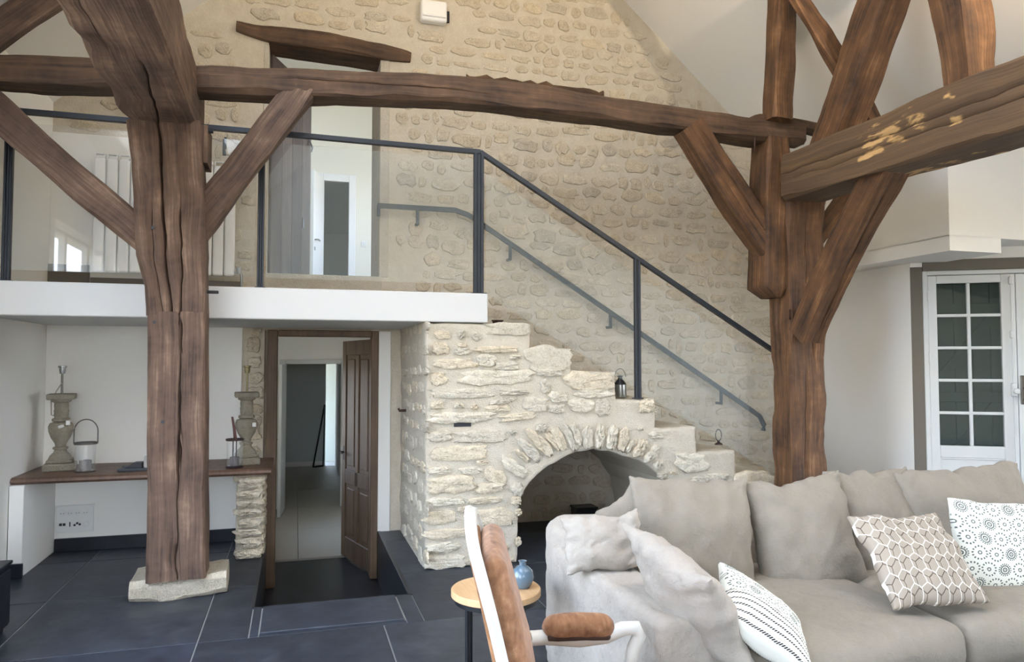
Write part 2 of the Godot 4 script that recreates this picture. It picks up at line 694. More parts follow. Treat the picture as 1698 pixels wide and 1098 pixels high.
func make_materials() -> void:
	# timbers
	var grey_oak := wood_tex(11, [rgb(78, 60, 48), rgb(104, 81, 66), rgb(119, 95, 78), rgb(152, 124, 102)], 1.6)
	mat("oak_grey", Color(0.83, 0.825, 0.82), 0.78, {"tex": grey_oak[0], "bump": grey_oak[1], "relief": 0.45, "uv": Vector2(1.0, 0.7)})
	var red_oak := wood_tex(31, [rgb(50, 34, 20), rgb(80, 54, 32), rgb(102, 71, 43), rgb(136, 100, 66)], 1.25)
	mat("oak_red", Color.WHITE, 0.75, {"tex": red_oak[0], "bump": red_oak[1], "relief": 0.45, "uv": Vector2(1.0, 0.7)})
	var dark_oak := wood_tex(51, [rgb(48, 35, 24), rgb(74, 55, 39), rgb(92, 69, 50), rgb(120, 95, 70)], 1.15)
	mat("oak_dark", Color.WHITE, 0.78, {"tex": dark_oak[0], "bump": dark_oak[1], "relief": 0.45, "uv": Vector2(1.0, 0.7)})
	# the beam with worn ochre patches
	var w := 512
	var h := 1024
	var patch := PackedByteArray()
	patch.resize(w * h)
	var grain0 := noise(w, h, 0.03, 97, 1, 2, 4)
	for y in h:
		for x in w:
			# worn spots [across, along, reach across, reach along] of the visible cheek, in metres
			var v := 0.0
			for q in [[0.22, 1.16, 0.09, 0.26], [0.14, 1.02, 0.05, 0.14], [0.13, 1.66, 0.045, 0.06], [0.30, 1.62, 0.03, 0.05], [0.2, 1.4, 0.03, 0.08]]:
				var a: float = (x / 512.0 - q[0]) / q[2]
				var c: float = (y / 1024.0 * 3.33 - q[1]) / q[3]
				v = maxf(v, exp(-(a * a + c * c)))
			patch[y * w + x] = clampi(int((v * 1.7 + (grain0[y * w + x] - 150) / 90.0 - 0.55) * 255), 0, 255) if v > 0.15 else 0
	var worn := blend(w, h, [[noise(w, h, 0.006, 91, 1, 4, 4), 0.25], [noise(w, h, 0.03, 92, 1, 16, 4), 0.3], [noise(w, h, 0.10, 93, 1, 32, 3), 0.25], [patch, 0.62]],
		[rgb(56, 43, 32), rgb(72, 56, 42), rgb(86, 67, 49), rgb(96, 75, 54), rgb(112, 88, 61), rgb(168, 134, 86), rgb(194, 157, 106)], 0.9)
	mat("oak_worn", Color.WHITE, 0.78, {"tex": worn[0], "bump": dark_oak[1], "relief": 0.35, "uv": Vector2(1.0, 0.3)})
	var door_wood := wood_tex(71, [rgb(70, 54, 39), rgb(92, 72, 53), rgb(108, 86, 64), rgb(124, 100, 76)], 0.8)
	mat("door_wood", Color.WHITE, 0.55, {"tex": door_wood[0], "bump": door_wood[1], "relief": 0.15, "tri": Vector3(1.6, 0.5, 1.6)})
	var plank := wood_tex(81, [rgb(74, 64, 58), rgb(98, 86, 78), rgb(118, 104, 95), rgb(136, 122, 112)], 0.8)
	mat("plank_grey", Color.WHITE, 0.8, {"tex": plank[0], "bump": plank[1], "relief": 0.4, "tri": Vector3(1.6, 0.5, 1.6)})
	mat("plank_grey_b", Color(0.88, 0.87, 0.87), 0.8, {"tex": plank[0], "bump": plank[1], "relief": 0.4, "tri": Vector3(1.3, 0.45, 1.3)})
	var shelf := wood_tex(101, [rgb(66, 48, 38), rgb(92, 70, 56), rgb(112, 86, 70), rgb(132, 104, 86)], 0.8)
	mat("shelf_wood", Color.WHITE, 0.5, {"tex": shelf[0], "bump": shelf[1], "relief": 0.2, "tri": Vector3(0.5, 1.5, 1.5)})
	var light_oak := wood_tex(111, [rgb(176, 136, 92), rgb(198, 160, 116), rgb(212, 176, 132), rgb(222, 190, 150)], 0.7)
	mat("light_oak", Color.WHITE, 0.45, {"tex": light_oak[0], "tri": Vector3(3.0, 1.5, 1.2)})
	# masonry
	var grain := noise(512, 512, 0.05, 3, 1, 1, 5)
	var fine := noise(512, 512, 0.16, 4, 1, 1, 4)
	var blot := noise(512, 512, 0.012, 5, 1, 1, 5)
	var pits := noise(512, 512, 0.045, 6, 1, 1, 2, FastNoiseLite.TYPE_CELLULAR)
	var st := blend(512, 512, [[grain, 0.6], [fine, 0.8], [blot, 0.5], [pits, 0.35]], [rgb(178, 168, 150), rgb(206, 197, 180), rgb(218, 210, 194), rgb(234, 228, 215)], 1.0)
	M["stone_tex"] = st
	for e in [["stone_pale", Color(0.985, 0.975, 0.95)], ["stone_buff", Color(0.955, 0.94, 0.91)], ["stone_grey", Color(0.91, 0.9, 0.88)], ["stone_sand", Color(0.98, 0.955, 0.905)], ["stone_dun", Color(0.94, 0.92, 0.88)]]:
		mat(e[0], e[1], 0.92, {"tex": st[0], "bump": st[1], "relief": 0.7, "tri": 1.9, "spec": 0.3})
	for e in [["rubble_pale", Color(1.0, 1.0, 0.985)], ["rubble_cream", Color(1.0, 0.98, 0.94)], ["rubble_grey", Color(0.95, 0.95, 0.94)]]:
		mat(e[0], e[1], 0.92, {"tex": st[0], "bump": st[1], "relief": 0.9, "tri": 1.6, "spec": 0.3})
	var mo := blend(512, 512, [[grain, 0.3], [fine, 0.45], [blot, 0.55]], [rgb(184, 174, 155), rgb(197, 187, 168), rgb(204, 195, 177), rgb(213, 205, 190)], 0.9)
	mat("mortar", Color.WHITE, 0.95, {"tex": mo[0], "bump": mo[1], "relief": 0.8, "tri": 1.1, "spec": 0.3})
	mat("mortar_pale", Color(0.95, 0.955, 0.96), 0.95, {"tex": mo[0], "bump": mo[1], "relief": 1.2, "tri": 0.9, "spec": 0.3})
	mat("cut_stone", Color(1.0, 0.99, 0.96), 0.95, {"tex": st[0], "bump": st[1], "relief": 1.6, "tri": 2.4, "spec": 0.3})
	mat("lamp_stone", Color(0.74, 0.74, 0.72), 0.9, {"tex": st[0], "bump": st[1], "relief": 0.8, "tri": 2.4, "spec": 0.3})
	# plaster and paint
	mat("plaster", rgb(238, 236, 229), 0.85, {"bump": ImageTexture.create_from_image(Image.create_from_data(512, 512, false, Image.FORMAT_L8, blot)), "relief": 0.15, "tri": 0.6, "spec": 0.3})
	mat("white_paint", rgb(240, 240, 236), 0.5)
	mat("slab_white", rgb(202, 202, 198), 0.7, {"spec": 0.3})
	mat("door_white", rgb(206, 208, 204), 0.45)
	mat("cream_wall", rgb(236, 232, 216), 0.85)
	mat("passage_paint", rgb(198, 204, 200), 0.85)
	mat("plastic_white", rgb(228, 228, 224), 0.4)
	mat("socket_dark", rgb(36, 38, 42), 0.5)
	mat("socket_line", rgb(120, 122, 126), 0.6)
	# slate
	var sl := blend(512, 512, [[blot, 0.75], [noise(512, 512, 0.03, 9, 1, 1, 5), 0.5], [fine, 0.12]], [rgb(38, 42, 50), rgb(47, 52, 61), rgb(56, 61, 70), rgb(68, 73, 82)], 1.0)
	mat("slate", Color.WHITE, 0.42, {"tex": sl[0], "bump": sl[1], "relief": 0.12, "tri": 0.55, "spec": 0.45})
	mat("slate_b", Color(0.90, 0.92, 0.95), 0.40, {"tex": sl[0], "bump": sl[1], "relief": 0.12, "tri": 0.47, "spec": 0.45})
	mat("slate_c", Color(0.93, 0.92, 0.91), 0.5, {"tex": sl[0], "bump": sl[1], "relief": 0.12, "tri": 0.63, "spec": 0.45})
	mat("slate_black", Color(0.55, 0.57, 0.60), 0.35, {"tex": sl[0], "tri": 0.5, "spec": 0.45})
	mat("grout", rgb(150, 152, 152), 0.9)
	mat("hall_tile", rgb(172, 168, 158), 0.5, {"bump": sl[1], "relief": 0.1, "tri": 0.5})
	# metal
	mat("iron", rgb(46, 51, 57), 0.45, {"metal": 0.3})
	mat("black_metal", rgb(22, 24, 28), 0.4, {"metal": 0.2})
	mat("rust", rgb(60, 40, 30), 0.8)
	mat("steel", rgb(150, 152, 150), 0.3, {"metal": 0.9})
	mat("brass", rgb(140, 130, 96), 0.35, {"metal": 0.8})
	mat("wire", rgb(92, 86, 80), 0.5, {"metal": 0.4})
	# cloth
	var weave := noise(512, 512, 0.25, 14, 1, 8, 2)
	var weave2 := noise(512, 512, 0.25, 15, 8, 1, 2)
	var li := blend(512, 512, [[weave, 0.35], [weave2, 0.35], [blot, 0.35], [noise(512, 512, 0.02, 16, 1, 1, 4), 0.25]], [rgb(158, 151, 140), rgb(169, 162, 151), rgb(176, 169, 159), rgb(185, 179, 169)], 1.0)
	var rf := FastNoiseLite.new()
	rf.seed = 33
	rf.frequency = 0.009
	rf.fractal_type = FastNoiseLite.FRACTAL_RIDGED
	rf.fractal_octaves = 3
	rf.domain_warp_enabled = true
	rf.domain_warp_amplitude = 40.0
	var ri := rf.get_seamless_image(512, 512)
	ri.convert(Image.FORMAT_L8)
	var crease := blend(512, 512, [[weave, 0.06], [weave2, 0.06], [ri.get_data(), 0.8]], [Color.BLACK, Color.WHITE], 1.0)
	mat("linen", Color(0.97, 0.97, 0.97), 0.95, {"tex": li[0], "bump": crease[1], "relief": 0.55, "tri": 1.7, "sheen": 0.15, "spec": 0.2})
	mat("linen_shaded", Color(0.82, 0.81, 0.785), 0.95, {"tex": li[0], "bump": crease[1], "relief": 0.55, "tri": 1.7, "sheen": 0.15, "spec": 0.2})  # darker copy of linen; shade of seat and back cushions put into its colour
	var ve := blend(512, 512, [[blot, 0.7], [noise(512, 512, 0.03, 21, 1, 2, 5), 0.7], [fine, 0.2]], [rgb(100, 70, 49), rgb(134, 97, 70), rgb(156, 116, 86), rgb(186, 146, 114)], 1.0)
	mat("velvet", Color.WHITE, 0.9, {"tex": ve[0], "tri": 2.6, "sheen": 0.5, "spec": 0.2})
	mat("velvet_back", Color(1.0, 0.98, 0.92), 0.9, {"tex": ve[0], "tri": 2.6, "sheen": 0.3, "spec": 0.2})
	mat("chair_paint", rgb(208, 208, 200), 0.5)
	mat("trim_brown", rgb(66, 48, 38), 0.9)
	mat("cushion_hex", Color.WHITE, 0.9, {"tex": hex_print(), "spec": 0.2})
	mat("cushion_flower", Color.WHITE, 0.9, {"tex": flower_print(false), "spec": 0.2})
	mat("cushion_stripe", Color.WHITE, 0.9, {"tex": flower_print(true), "spec": 0.2})
	mat("vase_blue", rgb(86, 108, 124), 0.25, {"coat": 0.6})
	mat("candle_brown", rgb(92, 58, 52), 0.5)
	mat("iron_brown", rgb(66, 50, 46), 0.55, {"metal": 0.2})
	mat("wood_block", rgb(112, 104, 98), 0.8)
	mat("pot_white", rgb(214, 212, 204), 0.8, {"bump": st[1], "relief": 0.6, "tri": 4.0})
	mat("tray_dark", rgb(38, 44, 52), 0.4)
	mat("shutter", rgb(60, 72, 68), 0.7)
	mat("pewter", rgb(110, 106, 98), 0.35, {"metal": 0.7})
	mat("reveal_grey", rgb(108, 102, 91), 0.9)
	mat("lamp_glow", rgb(255, 236, 205), 0.4)
	M.lamp_glow.emission_enabled = true
	M.lamp_glow.emission = rgb(255, 230, 196)
	M.lamp_glow.emission_energy_multiplier = 4.0
	glass("clear_glass", Color(0.86, 0.93, 0.92), 0.05)
	glass("lantern_glass", Color(0.9, 0.93, 0.93), 0.06)
	glass("door_glass", Color(0.25, 0.32, 0.30), 0.25)


# grey-brown cloth with interlocking long hexagons in white and dark line
func hex_print() -> ImageTexture:
	var n := 640
	var im := Image.create(n, n, false, Image.FORMAT_RGB8)
	im.fill(rgb(158, 148, 134))
	var cols := 8.0
	var draw := func(ox: float, oy: float, c: Color) -> void:
		var cw := n / cols
		var ch := cw * 1.75
		for i in range(-1, int(cols) + 2):
			for j in range(-1, 8):
				var x := (i + (0.5 if j % 2 else 0.0) + ox) * cw
				var y := (j + oy) * ch * 0.72
				var p := [Vector2(x, y - ch * 0.48), Vector2(x + cw / 2, y - ch * 0.24), Vector2(x + cw / 2, y + ch * 0.24)]
				for k in 2:
					var d: Vector2 = p[k + 1] - p[k]
					var m := int(d.length() * 2)
					for q in m:
						var a: Vector2 = p[k] + d * q / m
						im.fill_rect(Rect2i(int(a.x) - 2, int(a.y) - 2, 4, 4), c)
				var d2: Vector2 = Vector2(x - cw / 2, y - ch * 0.24) - p[0]
				for q in 80:
					var a2: Vector2 = p[0] + d2 * q / 80.0
					im.fill_rect(Rect2i(int(a2.x) - 2, int(a2.y) - 2, 4, 4), c)
	draw.call(0.28, 0.35, rgb(92, 82, 72))
	draw.call(0.0, 0.0, rgb(236, 232, 222))
	return ImageTexture.create_from_image(im)


# off-white cloth with grey ringed rosettes, with or without dashed stripes along one edge
func flower_print(stripes: bool) -> ImageTexture:
	var n := 512
	var im := Image.create(n, n, false, Image.FORMAT_RGB8)
	var ground := rgb(226, 226, 214)
	var ink := rgb(96, 104, 98)
	for y in n:
		for x in n:
			var c := ground
			var cell := n / 6.0
			var row := floori(y / cell)
			var fx := x / cell + (0.5 if row % 2 else 0.0)
			var d := Vector2(fx - floorf(fx) - 0.5, y / cell - row - 0.5)
			var r := d.length()
			var a := d.angle()
			var big := (floori(fx) + row) % 3 == 0
			if big:
				if absf(r - 0.12) < 0.035 or absf(r - 0.26) < 0.035 or r < 0.04: c = ink
				if r > 0.32 and r < 0.42 and sin(a * 18) > 0.0: c = ink
			else:
				if absf(r - 0.1) < 0.03: c = ink
				if r > 0.36 and r < 0.47 and sin(a * 14) > 0.1: c = ink
			if stripes and y > n * 0.55:
				c = ground
				var q := fmod(y - n * 0.55, 46.0)
				if q > 12 and q < 26 and (x + int(q)) % 14 < 9: c = rgb(60, 58, 58)
				if q < 3: c = rgb(190, 172, 150)
			im.set_pixel(x, y, c)
	return ImageTexture.create_from_image(im)


# ---------------------------------------------------------------- the room
const LEFT_X := -1.92
const BACK_Z := -6.75
const FACE_Z := -5.4


func roof_y(x: float) -> float:
	return 3.6 + 0.876 * (x + 1.95) if x < 1.51 else 4.13 - 0.876 * (x - 4.37)


func pillars(a: float, b: float, y0: float, y1: float, holes: Array) -> Array:
	# rectangles [u0, v0, u1, v1] of a wall from a to b with openings [u0, u1, v0, v1]
	var out := []
	var u := a
	for hl in holes:
		out.append([u, y0, hl[0], y1])
		out.append([hl[0], y0, hl[1], hl[2]])
		out.append([hl[0], hl[3], hl[1], y1])
		u = hl[1]
	out.append([u, y0, b, y1])
	return out


func window_grid(wall: Node3D, along_x: bool, at: float, hl: Array, cols: int, rows: int) -> void:
	# glazing bars of a window opening outside the picture
	var st := begin()
	for i in cols + 1:
		var u := lerpf(hl[0], hl[1], float(i) / cols)
		add_box(st, Vector3(u - 0.03, hl[2], at - 0.03) if along_x else Vector3(at - 0.03, hl[2], u - 0.03), Vector3(u + 0.03, hl[3], at + 0.03) if along_x else Vector3(at + 0.03, hl[3], u + 0.03), 0.006)
	for j in rows + 1:
		var v := lerpf(hl[2], hl[3], float(j) / rows)
		add_box(st, Vector3(hl[0], v - 0.03, at - 0.026) if along_x else Vector3(at - 0.026, v - 0.03, hl[0]), Vector3(hl[1], v + 0.03, at + 0.026) if along_x else Vector3(at + 0.026, v + 0.03, hl[1]), 0.006)
	part(wall, "window_bars", st.commit(), M.white_paint)


func build_shell() -> void:
	# side wall with garden windows
	var wl := struct("wall_left", "white plastered side wall with tall windows")
	var holes := [[-4.0, -1.7, 0.4, 2.7], [-1.1, 1.3, 0.4, 2.7]]
	var st := begin()
	for r in pillars(-8.0, 4.3, -0.6, 3.75, holes):
		add_box(st, Vector3(LEFT_X - 0.3, r[1], r[0]), Vector3(LEFT_X, r[3], r[2]), 0.001)
	part(wl, "plaster", st.commit(), M.plaster)
	for hl in holes: window_grid(wl, false, LEFT_X - 0.15, hl, 3, 3)
	# wall behind the camera
	var wf := struct("wall_front", "buff masonry end wall with wide garden windows")
	var hf := [[-1.5, 1.4, 0.1, 2.4]]
	st = begin()
	for r in pillars(-2.22, 8.6, -0.6, 3.7, hf):
		add_box(st, Vector3(r[0], r[1], 4.0), Vector3(r[2], r[3], 4.3), 0.001)
	add_prism(st, PackedVector2Array([Vector2(-1.9, 3.69), Vector2(5.0, 3.69), Vector2(1.51, 6.75)]), 4.0, 4.3)
	part(wf, "masonry", st.commit(), M.mortar)
	for hl in hf: window_grid(wf, true, 4.15, hl, 4, 3)
	# roof slopes; unseen roof openings added in both to bring in sky light
	var ce := struct("ceiling", "white plastered sloping ceiling under the roof")
	var strip := func(to: SurfaceTool, x0: float, x1: float, z0: float, z1: float) -> void:
		add_prism(to, PackedVector2Array([Vector2(x0, roof_y(x0)), Vector2(x1, roof_y(x1)), Vector2(x1, roof_y(x1) + 0.3), Vector2(x0, roof_y(x0) + 0.3)]), z1, z0)
	st = begin()
	strip.call(st, -2.4, -1.75, -7.5, 4.3)
	strip.call(st, -0.2, 1.511, -7.5, 4.3)
	for q in [[-7.5, -3.5], [-2.1, -1.2], [0.2, 4.3]]: strip.call(st, -1.75, -0.2, q[0], q[1])
	part(ce, "slope", st.commit(), M.plaster)
	st = begin()
	strip.call(st, 1.509, 2.6, -7.5, 4.3)
	strip.call(st, 3.9, 5.2, -7.5, 4.3)
	for q in [[-7.5, -1.3], [0.1, 4.3]]: strip.call(st, 2.6, 3.9, q[0], q[1])
	part(ce, "slope", st.commit(), M.plaster)
	part(ce, "flat_ceiling", box(Vector3(4.98, 3.578, -4.7), Vector3(8.6, 3.8, 4.3), 0.001), M.plaster)
	# eaves wall, boxed-in eaves and the wing
	var wr := struct("wall_right", "white plastered eaves wall with boxed-in lower edge")
	part(wr, "bulkhead", boxes([[Vector3(5.0, 2.52, -7.2), Vector3(8.6, 3.7, -4.65)], [Vector3(5.0, 2.4, -7.2), Vector3(5.53, 2.525, -4.65)]], 0.0), M.plaster)
	part(wr, "plaster", box(Vector3(5.3, -0.3, -7.2), Vector3(5.5, 2.45, -5.352), 0.004), M.plaster)
	var hw := [[-3.6, 0.6, 0.4, 2.7]]
	st = begin()
	for r in pillars(-4.7, 4.3, -0.6, 3.75, hw):
		add_box(st, Vector3(8.3, r[1], r[0]), Vector3(8.6, r[3], r[2]), 0.001)
	part(wr, "wing_wall", st.commit(), M.plaster)
	for hl in hw: window_grid(wr, false, 8.45, hl, 3, 3)


func build_back_wall() -> void:
	var wb := struct("wall_back", "buff rubble stone gable wall with flush mortar")
	var st := begin()
	for pl in [
		PackedVector2Array([Vector2(-2.3, -0.6), Vector2(-0.26, -0.6), Vector2(-0.26, 5.09), Vector2(-1.95, 3.61), Vector2(-2.3, 3.3)]),
		rect(-0.26, 1.79, 0.72, 2.28),
		PackedVector2Array([Vector2(0.72, -0.6), Vector2(5.6, -0.6), Vector2(5.6, 3.06), Vector2(1.51, 6.65), Vector2(0.72, 5.95)])]:
		add_prism(st, pl, BACK_Z, -7.55)
	add_prism(st, PackedVector2Array([Vector2(-0.26, 4.37), Vector2(0.72, 4.37), Vector2(0.72, 5.95), Vector2(-0.26, 5.09)]), BACK_Z, -7.04)
	add_prism(st, PackedVector2Array([Vector2(-0.26, 5.0), Vector2(0.72, 5.0), Vector2(0.72, 5.95), Vector2(-0.26, 5.09)]), -7.04, -7.55)
	part(wb, "mortar", st.commit(), M.mortar)
	# smooth plaster surfaces on it
	part(wb, "plaster_panel", box(Vector3(LEFT_X, 2.0, -6.8), Vector3(-1.18, 3.38, -6.735), 0.004), M.plaster)
	part(wb, "plaster_panel", box(Vector3(LEFT_X, 0.0, -6.8), Vector3(-0.44, 1.82, -6.73), 0.004), M.plaster)
	part(wb, "plaster_jamb", box(Vector3(0.72, -0.42, -6.9), Vector3(0.83, 1.79, -6.735), 0.006), M.plaster)
	part(wb, "plaster_band", box(Vector3(0.715, 2.28, -7.5), Vector3(0.80, 4.31, -6.742), 0.006), M.mortar_pale)
	part(wb, "plaster_band", box(Vector3(-0.30, 2.28, -7.5), Vector3(-0.255, 4.31, -6.742), 0.006), M.mortar_pale)
	part(wb, "door_sill", box(Vector3(-0.27, 2.02, -7.5), Vector3(0.74, 2.285, -6.742), 0.006), M.mortar_pale)
	# stones
	var variants := []
	for k in 16: variants.append(stone_shape(100 + k, [0.2, 0.5, 0.8][k % 3], 12))
	var mats := [M.stone_pale, M.stone_buff, M.stone_grey, M.stone_sand, M.stone_dun, M.stone_buff]
	var step_top := func(x: float) -> float:
		return 2.0 if x < 1.4 else maxf(0.0, 2.0 - (x - 1.38) * 0.57)
	var skip := func(x: float, y: float, hx: float, hy: float) -> bool:
		if y + hy > roof_y(x + hx) - 0.06 or y + hy > roof_y(x - hx) - 0.06: return true
		if x > 5.25: return true
		if x + hx > -0.33 and x - hx < 0.83 and y + hy > 1.7 and y - hy < 4.32: return true      # upper doorway
		if x + hx > -0.26 and x - hx < 0.9 and y < 1.8: return true                             # lower doorway
		if x - hx < -1.16 and y - hy < 3.4: return true                                         # plaster panel
		if x - hx < -0.42 and y < 1.85: return true                                             # alcove plaster
		if x + hx > -0.52 and x - hx < 1.0 and y + hy > 4.27 and y - hy < 4.5: return true        # lintel
		if x + hx > 1.53 and x - hx < 2.93 and y + hy > 4.10 and y - hy < 4.24: return true       # built-in timber
		if x + hx > 1.05 and x - hx < 1.36 and y + hy > 4.63 and y - hy < 4.92: return true       # wall light
		if x > 0.9 and y < step_top.call(x) - 0.12 and not (x > 1.6 and x < 3.05 and y < 0.9): return true
		return false
	var list := courses(-1.9, 5.3, 0.02, 6.4, 0.09, 0.16, 0.11, 0.30, 0.02, skip)
	var seen := []
	var rest := []
	for s in list:
		var d := Vector3(s[0], s[1] - 1.5, BACK_Z)
		var inside: bool = s[1] < 5.3 and s[1] > 0.3 and s[0] > -1.1
		var hidden: bool = s[0] < 0.2 and s[1] < 2.3 or s[0] > 4.75 and s[1] < 3.2 or s[1] < 0.95
		if inside and not hidden: seen.append(s)
		else: rest.append(s)
	seen.sort_custom(func(a, b): return a[2] * a[3] > b[2] * b[3])
	var joined := begin()
	for i in seen.size() + rest.size():
		var s = seen[i] if i < seen.size() else rest[i - seen.size()]
		var out := rng.randf_range(0.14, 0.28) * minf(s[2], s[3]) + 0.003
		var v: ArrayMesh = variants[rng.randi() % variants.size()]
		var b := Basis(Vector3.BACK, s[4]).scaled_local(Vector3(s[2], s[3], out))
		if i < 300 and i < seen.size():
			var o := part(wb, "stone", v, mats[rng.randi() % mats.size()])
			o.transform = Transform3D(b, Vector3(s[0], s[1], BACK_Z))
		else:
			joined.append_from(v, 0, Transform3D(b, Vector3(s[0], s[1], BACK_Z)))
	joined.generate_normals()
	var rs := part(wb, "small_stones", joined.commit(), M.stone_dun)
	tag(rs, "", "", "", "stuff")
	# stone jamb beside the lower doorway
	for s in courses(-0.45, -0.22, 0.72, 1.78, 0.08, 0.12, 0.1, 0.2, 0.03, func(_a, _b, _c, _d): return false):
		var o2 := part(wb, "jamb_stone", variants[rng.randi() % variants.size()], mats[rng.randi() % 5])
		o2.transform = Transform3D(Basis().scaled_local(Vector3(s[2], s[3], 0.03)), Vector3(-0.335 + rng.randf_range(-0.02, 0.02), s[1], BACK_Z + 0.02))


func build_floor() -> void:
	var fl := struct("floor", "large dark slate floor tiles with pale joints")
	part(fl, "grout_bed", boxes([[Vector3(-2.2, -0.5, -6.8), Vector3(-0.24, -0.005, 4.2)], [Vector3(0.75, -0.5, -6.8), Vector3(8.5, -0.005, 4.2)], [Vector3(-0.25, -0.5, -4.86), Vector3(0.76, -0.005, 4.2)]], 0.001), M.grout)
	var hole := [-0.23, 0.74, -6.8, -4.35]
	var mats := [M.slate, M.slate_b, M.slate_c]
	var g := 0.004
	for i in range(-2, 9):
		for j in range(-9, 3):
			var x0 := -0.49 + 0.995 * i
			var x1 := x0 + 0.995
			var z0 := -4.35 + 1.0 * j + 1.0
			var z1 := z0 + 1.0
			if j < -4: continue
			x0 = maxf(x0, LEFT_X); x1 = minf(x1, 8.3); z0 = maxf(z0, -6.75); z1 = minf(z1, 4.0)
			if x1 - x0 < 0.05 or z1 - z0 < 0.05: continue
			var pieces := []
			if x1 <= hole[0] or x0 >= hole[1] or z1 <= hole[2] or z0 >= hole[3]:
				pieces.append([x0, x1, z0, z1])
			else:
				if x0 < hole[0]: pieces.append([x0, hole[0], z0, z1])
				if x1 > hole[1]: pieces.append([hole[1], x1, z0, z1])
			for p in pieces:
				if p[1] - p[0] < 0.03: continue
				part(fl, "tile", box(Vector3(p[0] + g, -0.025, p[2] + g), Vector3(p[1] - g, rng.randf_range(-0.0006, 0.0006), p[3] - g), 0.0015), mats[rng.randi() % 3])
	# strips round the sunken landing and its framed slab
	for p in [[-0.23, -0.18, -4.87, -4.35], [0.64, 0.74, -4.87, -4.35], [-0.18, 0.64, -4.39, -4.35]]:
		part(fl, "tile", box(Vector3(p[0] + g, -0.025, p[2] + 0.001), Vector3(p[1] - g * 0.5, 0.0, p[3] - g), 0.0015), M.slate_b)
	var slab := part(fl, "landing_slab", box(Vector3(-0.172, -0.03, -4.868), Vector3(0.632, 0.006, -4.40), 0.004), M.slate)
	tag(slab, "framed slate slab at the edge of the sunken landing")
	# sunken landing
	part(fl, "landing_tile", box(Vector3(-0.25, -0.47, -5.8), Vector3(0.76, -0.42, -4.86), 0.001), M.slate_black)
	part(fl, "landing_tile", box(Vector3(-0.25, -0.47, -7.58), Vector3(0.76, -0.42, -5.805), 0.001), M.slate_black)
	part(fl, "landing_side", box(Vector3(-0.245, -0.44, -6.76), Vector3(-0.222, 0.003, -4.86), 0.002), M.slate_black)
	part(fl, "landing_side", box(Vector3(0.72, -0.44, -6.76), Vector3(0.748, 0.003, -4.86), 0.002), M.slate_black)
	part(fl, "landing_riser", box(Vector3(-0.23, -0.44, -4.89), Vector3(0.73, -0.005, -4.868), 0.002), M.slate_black)


# ---------------------------------------------------------------- stone stairs with an arch
const STEPS := [[0.92, 1.73, 1.80], [1.73, 2.06, 1.615], [2.06, 2.44, 1.43], [2.44, 2.78, 1.215], [2.78, 3.15, 0.985], [3.15, 3.51, 0.78], [3.51, 3.86, 0.575], [3.86, 4.21, 0.38], [4.21, 4.56, 0.19]]
const ARCH := [[3.02, 0.0], [3.01, 0.22], [2.97, 0.40], [2.87, 0.56], [2.76, 0.65], [2.63, 0.72], [2.5, 0.77], [2.37, 0.805], [2.25, 0.82], [2.1, 0.805], [1.97, 0.76], [1.83, 0.68], [1.72, 0.585], [1.655, 0.49], [1.63, 0.3], [1.62, 0.0]]

